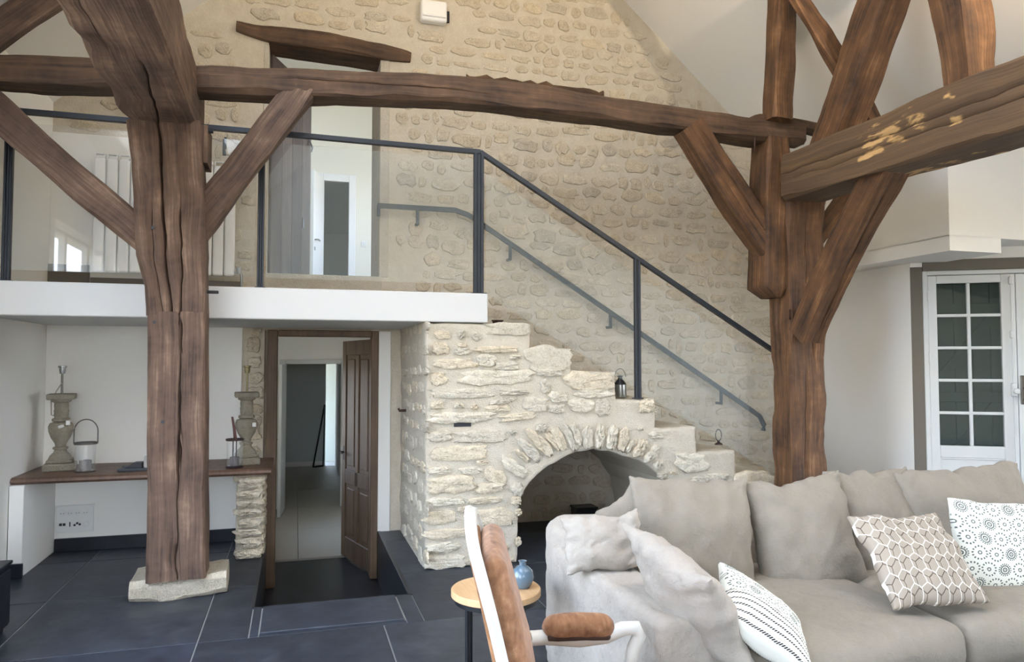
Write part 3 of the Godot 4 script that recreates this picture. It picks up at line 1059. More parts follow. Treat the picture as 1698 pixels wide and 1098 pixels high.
# [x, y, half width, half height, turn] of the stones that stand out of the face
const FACE_STONES := [[1.038, 1.708, 0.066, 0.034, 0.00], [1.183, 1.716, 0.029, 0.038, 0.00], [1.295, 1.700, 0.042, 0.029, -0.61], [1.030, 1.609, 0.070, 0.049, 0.00], [1.190, 1.637, 0.038, 0.015, 0.00], [1.191, 1.589, 0.076, 0.032, 0.00], [1.461, 1.605, 0.196, 0.031, 0.00], [1.133, 1.498, 0.190, 0.044, 0.00], [1.378, 1.523, 0.080, 0.050, 0.00], [1.600, 1.546, 0.045, 0.019, 0.00], [1.539, 1.480, 0.107, 0.041, 0.00], [1.013, 1.386, 0.070, 0.055, 0.00], [1.461, 1.394, 0.308, 0.063, 0.00], [1.841, 1.329, 0.046, 0.061, 0.00], [1.192, 1.276, 0.262, 0.044, 0.00], [1.591, 1.283, 0.124, 0.031, 0.00], [1.002, 1.195, 0.056, 0.036, 0.00], [1.167, 1.186, 0.040, 0.023, 0.00], [1.278, 1.175, 0.029, 0.025, 0.00], [1.498, 1.216, 0.108, 0.023, 0.14], [1.461, 1.160, 0.108, 0.027, 0.00], [1.188, 1.098, 0.261, 0.047, 0.00], [1.628, 1.094, 0.149, 0.031, 0.10], [1.761, 1.185, 0.116, 0.060, -0.14], [1.943, 1.237, 0.082, 0.045, 0.00], [1.937, 1.148, 0.077, 0.037, 0.00], [2.144, 1.174, 0.113, 0.056, 0.00], [2.317, 1.153, 0.066, 0.072, 0.00], [1.029, 0.966, 0.103, 0.047, 0.00], [1.351, 0.954, 0.208, 0.051, 0.00], [1.175, 0.833, 0.246, 0.060, 0.00], [1.343, 0.761, 0.053, 0.021, 0.00], [1.021, 0.714, 0.098, 0.033, 0.00], [1.261, 0.705, 0.091, 0.026, 0.00], [1.447, 0.651, 0.105, 0.059, -0.38], [1.110, 0.610, 0.193, 0.075, 0.00], [1.407, 0.569, 0.111, 0.045, 0.00], [1.066, 0.487, 0.149, 0.033, 0.00], [1.361, 0.480, 0.135, 0.028, 0.00], [1.032, 0.374, 0.139, 0.057, 0.00], [1.199, 0.423, 0.047, 0.024, 0.00], [1.407, 0.352, 0.213, 0.070, 0.00], [1.094, 0.250, 0.201, 0.041, 0.00], [1.444, 0.213, 0.064, 0.043, 0.00], [1.050, 0.157, 0.130, 0.039, 0.00], [1.462, 0.125, 0.087, 0.036, 0.00], [1.077, 0.046, 0.172, 0.054, 0.00], [1.508, 0.020, 0.078, 0.038, 0.00], [1.615, 0.552, 0.049, 0.059, 0.00], [1.610, 0.464, 0.043, 0.036, 0.00], [1.876, 1.529, 0.196, 0.110, 0.00], [1.876, 1.428, 0.128, 0.031, 0.00], [2.204, 1.359, 0.226, 0.076, 0.00], [2.238, 1.265, 0.195, 0.042, 0.00], [2.703, 1.157, 0.075, 0.059, 0.00], [2.776, 0.924, 0.064, 0.028, 0.00], [3.092, 0.696, 0.171, 0.091, -0.14], [3.154, 0.455, 0.189, 0.037, 0.00], [3.675, 0.513, 0.207, 0.091, 0.00], [3.651, 0.405, 0.198, 0.046, 0.00], [3.177, 0.559, 0.096, 0.033, 0.00], [1.563, 1.760, 0.177, 0.052, 0.00], [2.931, 0.617, 0.029, 0.014, 0.00], [2.642, 0.978, 0.024, 0.014, 0.00], [1.582, 0.979, 0.032, 0.025, 0.00], [1.808, 1.010, 0.046, 0.035, 0.00], [3.330, 0.571, 0.105, 0.031, 0.00], [1.628, 0.378, 0.030, 0.029, 0.00], [1.628, 0.158, 0.026, 0.038, 0.00]]
const ARCH_STONES := [[1.591, 0.719, 0.129, 0.055, 2.55], [1.661, 0.795, 0.077, 0.025, 2.42], [1.713, 0.842, 0.129, 0.045, 2.33], [1.795, 0.899, 0.159, 0.047, 2.35], [1.901, 0.902, 0.100, 0.029, 2.26], [1.955, 0.919, 0.113, 0.041, 2.04], [2.038, 0.931, 0.125, 0.031, 1.95], [2.098, 0.948, 0.106, 0.033, 1.99], [2.188, 0.919, 0.093, 0.047, 1.59], [2.289, 0.923, 0.110, 0.039, 1.50], [2.397, 0.914, 0.103, 0.045, 1.35], [2.491, 0.900, 0.101, 0.045, 1.26], [2.546, 0.844, 0.063, 0.022, 0.94], [2.634, 0.821, 0.089, 0.045, 1.05], [2.744, 0.775, 0.090, 0.039, 0.84], [2.795, 0.683, 0.046, 0.039, 0.53], [2.828, 0.600, 0.040, 0.029, 0.06]]


func build_stairs() -> void:
	var t := thing("stone_staircase", "pale rubble stone staircase with an arched recess beneath its steps", "staircase", Vector3.ZERO)
	var poly := PackedVector2Array([Vector2(0.92, 0.0)])
	for s in STEPS:
		poly.append(Vector2(s[0], s[2]))
		poly.append(Vector2(s[1], s[2]))
	poly.append(Vector2(4.56, 0.0))
	for a in ARCH: poly.append(Vector2(a[0], a[1]))
	var body := rough_outline(poly, 0.06, 0.016, 5, 0.02)
	part(t, "body", prism(body, FACE_Z, -6.74, 0.025), M.mortar_pale)
	var variants := []
	for k in 18: variants.append(stone_shape(300 + k, [0.35, 0.7, 0.95][k % 3], 22, 1.0))
	var mats := [M.rubble_pale, M.rubble_cream, M.rubble_grey]
	for s in ARCH_STONES:
		var o := part(t, "arch_stone", variants[rng.randi() % variants.size()], mats[rng.randi() % 3])
		o.transform = Transform3D(Basis(Vector3.BACK, s[4]).scaled_local(Vector3(s[2], s[3], rng.randf_range(0.022, 0.036))), Vector3(s[0], s[1], FACE_Z))
	for s in FACE_STONES:
		var o := part(t, "stone", variants[rng.randi() % variants.size()], mats[rng.randi() % 3])
		o.transform = Transform3D(Basis(Vector3.BACK, s[4]).scaled_local(Vector3(s[2], s[3], rng.randf_range(0.018, 0.032))), Vector3(s[0], s[1], FACE_Z))
	# flank beside the sunken landing
	for s in courses(-6.66, -5.44, 0.02, 1.76, 0.08, 0.13, 0.12, 0.3, 0.06, func(_a, _b, _c, _d): return false):
		var o := part(t, "flank_stone", variants[rng.randi() % variants.size()], mats[rng.randi() % 3])
		o.transform = Transform3D(Basis(Vector3.UP, -PI / 2) * Basis(Vector3.BACK, s[4]).scaled_local(Vector3(s[2], s[3], rng.randf_range(0.006, 0.014))), Vector3(0.92, s[1], s[0]))
	# small fittings let into the masonry
	var vent := part(t, "vent_slot", box(Vector3(1.13, 1.03, -5.41), Vector3(1.26, 1.065, -5.392), 0.002), M.socket_dark)
	tag(vent, "small black slot in the stair wall")
	part(t, "iron_hook", tube([Vector3(0.93, 1.09, -6.45), Vector3(0.87, 1.09, -6.45), Vector3(0.862, 1.11, -6.45)], 0.012, 6), M.rust)


# ---------------------------------------------------------------- oak frame
func build_timbers() -> void:
	var z := -5.25
	# cracked post
	var t := thing("timber_post", "tall oak post with long vertical cracks standing on a pale stone block", "post", Vector3.ZERO)
	part(t, "lower_shaft", timber([[Vector3(-0.705, 0.13, z), 0.175, 0.13], [Vector3(-0.715, 0.7, z), 0.17, 0.13], [Vector3(-0.73, 1.4, z), 0.17, 0.13], [Vector3(-0.735, 1.83, z), 0.17, 0.13]], Vector3.BACK, 3,
		{"cracks": [[1, 0.42, 1.0, -0.12, -0.12, 0.014, 0.07], [1, 0.0, 0.55, 0.0, -0.1, 0.009, 0.05], [1, 0.5, 0.72, -0.25, -0.15, 0.003, 0.015]], "amp": 0.006, "cham": 0.012}), M.oak_grey)
	part(t, "upper_shaft", timber([[Vector3(-0.74, 1.815, z), 0.175, 0.135], [Vector3(-0.75, 2.0, z), 0.18, 0.135], [Vector3(-0.775, 2.2, z), 0.205, 0.135], [Vector3(-0.79, 2.5, z), 0.205, 0.135], [Vector3(-0.81, 2.8, z), 0.205, 0.135], [Vector3(-0.835, 3.06, z), 0.215, 0.135]], Vector3.BACK, 8,
		{"cracks": [[1, 0.0, 1.0, 0.15, 0.15, 0.010, 0.06], [1, 0.0, 0.55, -0.18, -0.35, 0.007, 0.05], [1, 0.0, 0.6, 0.45, 0.5, 0.004, 0.02]], "amp": 0.011, "cham": 0.016}), M.oak_grey)
	part(t, "cheek_block", timber([[Vector3(-0.60, 2.81, -5.28), 0.03, 0.13], [Vector3(-0.60, 3.06, -5.28), 0.03, 0.13]], Vector3.BACK, 12, {"amp": 0.004, "cham": 0.006}), M.oak_grey)
	for p in [Vector3(-0.86, 1.76, -5.118), Vector3(-0.80, 1.13, -5.118), Vector3(-0.88, 2.36, -5.112)]:
		part(t, "peg_hole", lathe([[0, -0.004], [0.011, -0.004], [0.011, 0.003], [0, 0.003]], 10), M.socket_dark, p, Vector3(PI / 2, 0, 0))
	part(t, "iron_pin", box(Vector3(-0.6, 1.965, -5.3), Vector3(-0.50, 1.985, -5.275), 0.003), M.black_metal)
	part(t, "iron_strap", box(Vector3(-0.62, 3.02, -5.2), Vector3(-0.54, 3.045, -5.16), 0.003), M.black_metal)
	var b := thing("stone_block", "rough pale limestone block under the cracked oak post", "stone block", Vector3(-0.705, 0, -5.36))
	part(b, "block", timber([[Vector3(-0.285, 0.065, 0), 0.2, 0.062], [Vector3(-0.15, 0.068, 0), 0.21, 0.068], [Vector3(0.1, 0.068, -0.01), 0.21, 0.07], [Vector3(0.285, 0.075, -0.02), 0.2, 0.072]], Vector3.UP, 21, {"amp": 0.012, "cham": 0.03, "freq": 5.0}), M.cut_stone)
	# tie beams running towards the camera
	t = thing("tie_beam", "massive dark oak tie beam resting on the cracked post, running overhead", "beam", Vector3.ZERO)
	part(t, "beam", timber([[Vector3(-0.85, 3.27, -5.62), 0.20, 0.215], [Vector3(-0.85, 3.27, -4.9), 0.205, 0.22], [Vector3(-0.83, 3.27, -4.1), 0.20, 0.22], [Vector3(-0.83, 3.28, -3.2), 0.195, 0.22], [Vector3(-0.82, 3.27, -1.5), 0.19, 0.22], [Vector3(-0.8, 3.28, 0.8), 0.19, 0.21], [Vector3(-0.8, 3.28, 4.0), 0.19, 0.21]], Vector3.UP, 17,
		{"cracks": [[3, 0.02, 0.16, 0.1, -0.25, 0.008, 0.04], [3, 0.16, 0.24, 0.4, 0.5, 0.004, 0.02]], "amp": 0.009, "cham": 0.03, "step": 0.09}), M.oak_grey)
	t = thing("tie_beam", "heavy oak tie beam with worn ochre patches above the sofa", "beam", Vector3.ZERO)
	part(t, "beam", timber([[Vector3(3.98, 3.02, -5.12), 0.19, 0.185], [Vector3(3.97, 3.0, -4.3), 0.19, 0.19], [Vector3(3.96, 2.985, -3.4), 0.185, 0.20], [Vector3(3.95, 2.97, -2.4), 0.185, 0.205], [Vector3(3.95, 2.96, -0.5), 0.185, 0.205], [Vector3(3.95, 2.96, 4.0), 0.185, 0.205]], Vector3.UP, 27,
		{"cracks": [[0, 0.0, 0.3, 0.1, 0.2, 0.0022, 0.012], [0, 0.02, 0.4, -0.25, -0.15, 0.0018, 0.01]], "amp": 0.008, "cham": 0.02, "step": 0.09}), M.oak_worn)
	# long beam along the gallery
	t = thing("purlin_beam", "long crooked oak beam crossing above the glass balustrade", "beam", Vector3.ZERO)
	var pz := -5.30
	part(t, "beam", timber([[Vector3(-2.0, 3.31, pz), 0.11, 0.085], [Vector3(-0.66, 3.385, pz), 0.11, 0.09], [Vector3(0.05, 3.435, pz), 0.11, 0.095], [Vector3(1.21, 3.50, pz), 0.11, 0.095], [Vector3(2.27, 3.48, pz), 0.11, 0.095], [Vector3(2.9, 3.455, pz), 0.11, 0.09], [Vector3(3.6, 3.43, pz), 0.11, 0.09], [Vector3(4.1, 3.43, pz), 0.10, 0.085]], Vector3.UP, 37,
		{"amp": 0.012, "cham": 0.022, "step": 0.08, "cracks": [[0, 0.3, 0.55, 0.2, -0.2, 0.003, 0.02], [2, 0.3, 0.55, 0.2, -0.2, 0.003, 0.02]]}), M.oak_dark)
	part(t, "wedge", timber([[Vector3(3.58, 3.525, -5.28), 0.07, 0.008], [Vector3(3.75, 3.545, -5.28), 0.07, 0.03], [Vector3(4.3, 3.50, -5.28), 0.07, 0.035]], Vector3.UP, 39, {"amp": 0.006, "cham": 0.01}), M.oak_dark)
	part(t, "iron_nail", tube([Vector3(3.6, 3.36, -5.2), Vector3(3.59, 3.22, -5.195)], 0.012, 6, 0.004), M.rust)
	# braces of the cracked post
	t = thing("knee_brace", "greyish oak brace from the cracked post towards the plastered side wall", "brace", Vector3.ZERO)
	part(t, "brace", timber([[Vector3(-0.93, 2.30, z), 0.085, 0.095], [Vector3(-1.35, 2.66, z), 0.085, 0.10], [Vector3(-1.95, 3.2, z), 0.085, 0.10]], Vector3.UP, 41, {"amp": 0.008}), M.oak_grey)
	t = thing("knee_brace", "straight oak brace from the cracked post up to the long gallery beam", "brace", Vector3.ZERO)
	part(t, "brace", timber([[Vector3(-0.66, 2.38, z - 0.02), 0.08, 0.10], [Vector3(-0.35, 2.85, z - 0.02), 0.08, 0.10], [Vector3(0.03, 3.42, z - 0.02), 0.08, 0.095]], Vector3.UP, 43, {"amp": 0.008}), M.oak_grey)
	# post behind the sofa
	t = thing("timber_post", "rough reddish oak post rising behind the linen sofa", "post", Vector3.ZERO)
	part(t, "lower_shaft", timber([[Vector3(4.01, 0.0, z), 0.165, 0.13], [Vector3(4.015, 0.5, z), 0.16, 0.13], [Vector3(4.02, 1.1, z), 0.165, 0.13], [Vector3(4.03, 1.55, z), 0.175, 0.135], [Vector3(4.02, 2.1, z), 0.17, 0.135], [Vector3(4.02, 2.6, z), 0.18, 0.135], [Vector3(4.03, 2.86, z), 0.19, 0.135]], Vector3.BACK, 58,
		{"amp": 0.014, "cham": 0.02, "freq": 1.7, "cracks": [[1, 0.1, 0.5, 0.3, 0.2, 0.006, 0.03], [1, 0.55, 0.95, -0.2, 0.1, 0.006, 0.04], [2, 0.6, 0.72, 0.2, 0.25, 0.012, 0.05]]}), M.oak_red)
	part(t, "jowl", timber([[Vector3(3.80, 2.04, -5.29), 0.04, 0.10], [Vector3(3.77, 2.12, -5.29), 0.11, 0.13], [Vector3(3.78, 2.6, -5.29), 0.11, 0.135], [Vector3(3.80, 3.0, -5.29), 0.12, 0.135], [Vector3(3.82, 3.37, -5.29), 0.11, 0.135]], Vector3.BACK, 61, {"amp": 0.011, "cham": 0.018, "smooth": false}), M.oak_red)
	part(t, "iron_staple", tube([Vector3(3.85, 1.93, -5.12), Vector3(3.83, 1.93, -5.095), Vector3(3.83, 1.86, -5.095), Vector3(3.85, 1.86, -5.12)], 0.008, 6), M.rust)
	t = thing("knee_brace", "reddish oak brace rising from the gallery side to meet the sofa post", "brace", Vector3.ZERO)
	part(t, "brace", timber([[Vector3(3.78, 2.43, z - 0.02), 0.09, 0.115], [Vector3(3.45, 2.85, z - 0.02), 0.09, 0.12], [Vector3(3.03, 3.42, z - 0.02), 0.09, 0.12]], Vector3.UP, 63, {"amp": 0.009, "cracks": [[0, 0.1, 0.9, 0.1, 0.25, 0.005, 0.03], [2, 0.1, 0.9, -0.1, -0.25, 0.005, 0.03]]}), M.oak_red)
	t = thing("knee_brace", "split oak brace from the sofa post out to the patched tie beam", "brace", Vector3.ZERO)
	part(t, "brace", timber([[Vector3(3.95, 1.72, -5.06), 0.105, 0.105], [Vector3(3.95, 2.25, -4.68), 0.105, 0.11], [Vector3(3.95, 2.9, -4.15), 0.11, 0.115]], Vector3.UP, 67, {"amp": 0.009, "cracks": [[3, 0.1, 0.85, -0.1, 0.2, 0.007, 0.04]]}), M.oak_red)
	t = thing("knee_brace", "short oak brace tucked behind the sofa post under the tie beam", "brace", Vector3.ZERO)
	part(t, "brace", timber([[Vector3(4.12, 2.42, -5.3), 0.06, 0.07], [Vector3(4.85, 3.25, -5.3), 0.06, 0.07]], Vector3.UP, 69, {"amp": 0.006}), M.oak_red)
	# struts above the patched tie beam
	t = thing("roof_strut", "slim upright oak strut standing on the long gallery beam", "strut", Vector3.ZERO)
	part(t, "strut", timber([[Vector3(3.80, 3.5, -5.17), 0.10, 0.09], [Vector3(3.83, 4.0, -5.17), 0.095, 0.09], [Vector3(3.88, 4.75, -5.17), 0.09, 0.09]], Vector3.BACK, 71, {"amp": 0.007}), M.oak_red)
	t = thing("roof_strut", "thin pegged oak strut sloping down onto the patched tie beam", "strut", Vector3.ZERO)
	part(t, "strut", timber([[Vector3(3.20, 4.78, -4.62), 0.045, 0.07], [Vector3(3.72, 4.08, -4.62), 0.045, 0.07], [Vector3(4.36, 3.22, -4.62), 0.045, 0.07]], Vector3.UP, 73, {"amp": 0.006}), M.oak_red)
	t = thing("roof_strut", "thick leaning oak strut rising from the patched tie beam's post end", "strut", Vector3.ZERO)
	part(t, "strut", timber([[Vector3(3.96, 3.12, -4.75), 0.12, 0.13], [Vector3(3.96, 3.7, -4.40), 0.12, 0.13], [Vector3(3.96, 4.65, -3.82), 0.12, 0.13]], Vector3.BACK, 75, {"amp": 0.010}), M.oak_red)
	t = thing("roof_strut", "knotty oak strut standing midway along the patched tie beam", "strut", Vector3.ZERO)
	part(t, "strut", timber([[Vector3(3.97, 3.15, -3.50), 0.11, 0.10], [Vector3(3.97, 3.6, -3.55), 0.11, 0.11], [Vector3(3.97, 4.65, -3.72), 0.11, 0.125]], Vector3.BACK, 77, {"amp": 0.013}), M.oak_red)
	t = thing("roof_strut", "grey oak strut sloping from the side wall up to the rafters", "strut", Vector3.ZERO)
	part(t, "strut", timber([[Vector3(-2.0, 3.33, -5.2), 0.06, 0.09], [Vector3(-1.5, 3.83, -5.2), 0.06, 0.09], [Vector3(-1.1, 4.2, -5.2), 0.06, 0.09]], Vector3.UP, 79, {"amp": 0.009}), M.oak_grey)
	# timbers built into the stone wall
	t = thing("door_lintel", "dark wavy oak lintel over the gallery doorway", "lintel", Vector3.ZERO)
	part(t, "lintel", timber([[Vector3(-0.53, 4.43, -6.87), 0.17, 0.04], [Vector3(-0.25, 4.39, -6.87), 0.17, 0.068], [Vector3(0.25, 4.385, -6.87), 0.17, 0.078], [Vector3(0.75, 4.35, -6.87), 0.17, 0.07], [Vector3(0.99, 4.33, -6.87), 0.17, 0.042]], Vector3.UP, 83, {"amp": 0.010, "cham": 0.015}), M.oak_dark)
	t = thing("wall_timber", "charred old timber let into the stone wall above the gallery beam", "timber", Vector3.ZERO)
	part(t, "timber", timber([[Vector3(1.52, 4.195, -6.77), 0.05, 0.03], [Vector3(1.9, 4.19, -6.77), 0.05, 0.05], [Vector3(2.92, 4.16, -6.77), 0.05, 0.06]], Vector3.UP, 87, {"amp": 0.018, "freq": 6.0}), M.oak_dark)


# ---------------------------------------------------------------- gallery
func build_mezzanine() -> void:
	var t := thing("gallery_floor", "thick white gallery slab with a smooth plastered edge above the alcove", "gallery", Vector3.ZERO)
	part(t, "slab", box(Vector3(LEFT_X, 1.805, -6.75), Vector3(1.385, 2.025, -5.385), 0.006), M.slab_white)
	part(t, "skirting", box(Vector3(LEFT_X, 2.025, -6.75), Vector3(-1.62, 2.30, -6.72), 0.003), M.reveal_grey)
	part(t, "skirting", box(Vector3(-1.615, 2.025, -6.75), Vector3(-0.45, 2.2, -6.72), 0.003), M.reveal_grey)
	# radiator
	t = thing("radiator", "white column radiator on the gallery wall behind the cracked post", "radiator", Vector3(-1.59, 2.24, -6.66))
	var sec := soft_box(Vector3(0.084, 0.93, 0.05), 0.018, 0, 1, 4, 2)
	var grille := boxes([[Vector3(-0.038, 0, -0.02), Vector3(-0.030, 0.035, 0.02)], [Vector3(0.030, 0, -0.02), Vector3(0.038, 0.035, 0.02)], [Vector3(-0.038, 0.03, -0.02), Vector3(0.038, 0.036, 0.02)]], 0.001)
	for i in 12:
		var column := part(t, "section", sec, M.white_paint, Vector3(0.045 + i * 0.0905, 0.465, 0))
		part(column, "top_grille", grille, M.white_paint, Vector3(0, 0.465, 0))
	part(t, "pipe", tube([Vector3(1.08, 0.03, 0), Vector3(1.13, 0.03, 0), Vector3(1.14, 0.0, 0), Vector3(1.14, -0.21, 0)], 0.012, 8), M.steel)
	part(t, "valve", lathe([[0, -0.02], [0.02, -0.02], [0.022, 0.03], [0.0, 0.04]], 12), M.steel, Vector3(1.12, 0.04, 0))
	# glass balustrade
	t = thing("glass_balustrade", "dark steel and glass balustrade along the gallery and down the stone steps", "balustrade", Vector3.ZERO)
	var bz := -5.44
	var turn := Vector3(1.335, 3.115, bz)
	var foot := Vector3(4.27, 3.115 - 0.584 * (4.27 - 1.335), bz)
	part(t, "handrail", bar([Vector3(LEFT_X, 3.135, bz), Vector3(0, 3.128, bz), turn], 0.022, 0.016), M.iron)
	part(t, "handrail", bar([turn, turn.lerp(foot, 0.5), foot], 0.022, 0.016), M.iron)
	var post_at := func(x: float, y0: float, y1: float, w: float) -> void:
		part(t, "post", boxes([[Vector3(x - w, y0, bz - 0.02), Vector3(x - w * 0.35, y1, bz + 0.02)], [Vector3(x - w * 0.35, y0, bz - 0.014), Vector3(x + w * 0.35, y1, bz + 0.014)], [Vector3(x + w * 0.35, y0, bz - 0.02), Vector3(x + w, y1, bz + 0.02)]], 0.003), M.iron)
		part(t, "foot_plate", box(Vector3(x - w * 1.6, y0, bz - 0.03), Vector3(x + w * 1.6, y0 + 0.008, bz + 0.03), 0.002), M.iron)
	post_at.call(-1.79, 2.025, 3.12, 0.024)
	post_at.call(-0.245, 2.025, 3.12, 0.022)
	post_at.call(1.325, 2.025, 3.11, 0.038)
	post_at.call(2.645, 1.215, 2.345, 0.024)
	post_at.call(4.25, 0.2, 1.4, 0.024)
	var level := func(x0: float, x1: float) -> void:
		part(t, "glass_pane", box(Vector3(x0, 2.10, bz - 0.005), Vector3(x1, 3.06, bz + 0.005), 0.001), M.clear_glass)
	level.call(-1.76, -0.28)
	level.call(-0.21, 1.28)
	var slope := func(x0: float, x1: float) -> void:
		var top := func(x: float) -> float: return 3.115 - 0.584 * (x - 1.335)
		var st := begin()
		add_prism(st, PackedVector2Array([Vector2(x0, top.call(x0) - 1.06), Vector2(x1, top.call(x1) - 1.06), Vector2(x1, top.call(x1) - 0.13), Vector2(x0, top.call(x0) - 0.13)]), bz + 0.005, bz - 0.005)
		part(t, "glass_pane", st.commit(), M.clear_glass)
	slope.call(1.38, 2.61)
	slope.call(2.68, 4.2)
	# handrail on the stone wall
	t = thing("wall_handrail", "slim dark steel handrail bracketed to the stone wall above the steps", "handrail", Vector3.ZERO)
	var hz := -6.66
	part(t, "rail", bar([Vector3(0.69, 2.915, hz), Vector3(1.05, 2.915, hz), Vector3(1.40, 2.915, hz), Vector3(1.52, 2.88, hz), Vector3(3.0, 1.965, hz), Vector3(4.50, 1.03, hz), Vector3(4.62, 0.95, hz), Vector3(4.67, 0.86, hz), Vector3(4.66, 0.80, hz)], 0.012, 0.022), M.iron)
	part(t, "rail_end", box(Vector3(0.685, 2.82, hz - 0.012), Vector3(0.715, 2.92, hz + 0.012), 0.003), M.iron)
	for p in [Vector3(1.05, 2.90, hz), Vector3(1.93, 2.61, hz), Vector3(2.95, 1.98, hz), Vector3(4.17, 1.22, hz)]:
		part(t, "bracket", boxes([[p + Vector3(-0.014, -0.14, -0.01), p + Vector3(0.014, 0, 0.01)], [p + Vector3(-0.014, -0.14, -0.10), p + Vector3(0.014, -0.115, 0.01)]], 0.003), M.iron)
	# wall light
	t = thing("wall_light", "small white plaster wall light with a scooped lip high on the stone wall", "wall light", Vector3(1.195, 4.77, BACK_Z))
	part(t, "housing", soft_box(Vector3(0.245, 0.20, 0.10), 0.025, 0, 1, 4, 3), M.white_paint, Vector3(0, 0, 0.05))
	part(t, "lip", soft_box(Vector3(0.225, 0.03, 0.03), 0.012, 0, 1, 4, 2), M.white_paint, Vector3(0, -0.05, 0.102))
	part(t, "shadow_plate", box(Vector3(0.10, -0.06, 0.0), Vector3(0.16, 0.05, 0.02), 0.004), M.socket_dark)  # dark plate standing in for the cast shadow beside the housing
	t = thing("wall_niche", "narrow dark iron slot in the stone wall above the radiator", "slot", Vector3(-0.61, 3.37, BACK_Z))
	part(t, "slot", box(Vector3(-0.015, -0.08, -0.02), Vector3(0.015, 0.08, 0.012), 0.003), M.socket_dark)


# ---------------------------------------------------------------- lower doorway and passage
func build_lower_passage() -> void:
	var fr := struct("door_1", "wooden frame of the lower doorway")
	part(fr, "jamb", box(Vector3(-0.235, -0.42, -6.86), Vector3(-0.15, 1.79, -6.71), 0.006), M.door_wood)
	part(fr, "jamb", box(Vector3(0.655, -0.42, -6.88), Vector3(0.722, 1.79, -6.745), 0.006), M.door_wood)
	part(fr, "head", box(Vector3(-0.15, 1.735, -6.86), Vector3(0.655, 1.79, -6.712), 0.006), M.door_wood)
	# panelled leaf standing open into the passage
	var t := thing("panel_door", "brown panelled wooden door standing open into the lower passage", "door", Vector3(0.70, -0.40, -6.84), deg_to_rad(106))
	var w := 0.82
	var h := 2.12
	var slabs := [[Vector3(0, 0, -0.02), Vector3(0.1, h, 0.02)], [Vector3(w - 0.1, 0, -0.02), Vector3(w, h, 0.02)], [Vector3(0.1, 0, -0.02), Vector3(w - 0.1, 0.2, 0.02)], [Vector3(0.1, 0.72, -0.02), Vector3(w - 0.1, 0.86, 0.02)], [Vector3(0.1, h - 0.14, -0.02), Vector3(w - 0.1, h, 0.02)], [Vector3(w / 2 - 0.04, 0.2, -0.02), Vector3(w / 2 + 0.04, h - 0.14, 0.02)]]
	part(t, "frame", boxes(slabs, 0.005), M.door_wood)
	for p in [[0.1, w / 2 - 0.04, 0.2, 0.72], [w / 2 + 0.04, w - 0.1, 0.2, 0.72], [0.1, w / 2 - 0.04, 0.86, h - 0.14], [w / 2 + 0.04, w - 0.1, 0.86, h - 0.14]]:
		var pn := part(t, "panel", box(Vector3(p[0], p[2], -0.008), Vector3(p[1], p[3], 0.008), 0.002), M.door_wood)
		part(pn, "raised_field", box(Vector3(p[0] + 0.04, p[2] + 0.04, -0.016), Vector3(p[1] - 0.04, p[3] - 0.04, 0.016), 0.007), M.door_wood)
	part(t, "handle", tube([Vector3(w - 0.05, 1.02, -0.02), Vector3(w - 0.05, 1.02, -0.06), Vector3(w - 0.14, 1.02, -0.065)], 0.009, 8), M.black_metal)
	part(t, "handle", tube([Vector3(w - 0.05, 1.02, 0.02), Vector3(w - 0.05, 1.02, 0.06), Vector3(w - 0.14, 1.02, 0.065)], 0.009, 8), M.black_metal)
	part(t, "lock_plate", box(Vector3(w - 0.07, 0.94, -0.023), Vector3(w - 0.03, 1.08, 0.023), 0.003), M.black_metal)
	# passage
	var p := struct("wall_passage", "white walls of the passage beyond the lower doorway")
	part(p, "side_wall", boxes([[Vector3(-0.75, -0.45, -8.3), Vector3(-0.65, 2.1, -7.5)], [Vector3(-0.75, -0.45, -9.1), Vector3(-0.65, 0.5, -8.3)], [Vector3(-0.75, 1.5, -9.1), Vector3(-0.65, 2.1, -8.3)], [Vector3(-0.75, -0.45, -10.4), Vector3(-0.65, 2.1, -9.1)]], 0.001), M.plaster)
	part(p, "side_wall", box(Vector3(1.25, -0.45, -10.4), Vector3(1.35, 2.1, -7.5), 0.001), M.plaster)
	part(p, "ceiling", box(Vector3(-0.85, 1.98, -15.2), Vector3(1.6, 2.1, -7.5), 0.001), M.plaster)
	part(p, "end_wall", boxes([[Vector3(-0.75, -0.45, -10.3), Vector3(-0.16, 2.0, -10.2)], [Vector3(0.62, -0.45, -10.3), Vector3(1.35, 2.0, -10.2)], [Vector3(-0.16, 1.52, -10.3), Vector3(0.62, 2.0, -10.2)]], 0.001), M.plaster)
	part(p, "far_wall", boxes([[Vector3(-0.85, -0.45, -14.5), Vector3(0.55, 2.0, -14.3)], [Vector3(0.55, -0.45, -15.2), Vector3(1.6, 2.0, -15.0)], [Vector3(0.73, -0.45, -14.4), Vector3(1.6, 2.0, -12.9)], [Vector3(-0.85, -0.45, -14.5), Vector3(-0.75, 2.0, -10.3)], [Vector3(1.5, -0.45, -15.0), Vector3(1.6, 2.0, -10.3)]], 0.001), M.passage_paint)
	part(p, "skirting", box(Vector3(-0.75, -0.4, -14.31), Vector3(0.55, -0.32, -14.28), 0.002), M.plaster)
	var pf := struct("floor_passage", "pale tiled floor of the lower passage")
	part(pf, "bed", box(Vector3(-0.85, -0.6, -15.2), Vector3(1.7, -0.43, -7.56), 0.001), M.grout)
	for i in 5:
		for j in 3:
			part(pf, "tile", box(Vector3(-0.75 + j * 0.8, -0.45, -8.92 - i * 1.33), Vector3(0.045 + j * 0.8, -0.402, -7.585 - i * 1.33 + (0.0 if i == 0 else -0.006)), 0.0015), M.hall_tile)
	var wd := struct("door_2", "white door frame at the end of the lower passage")
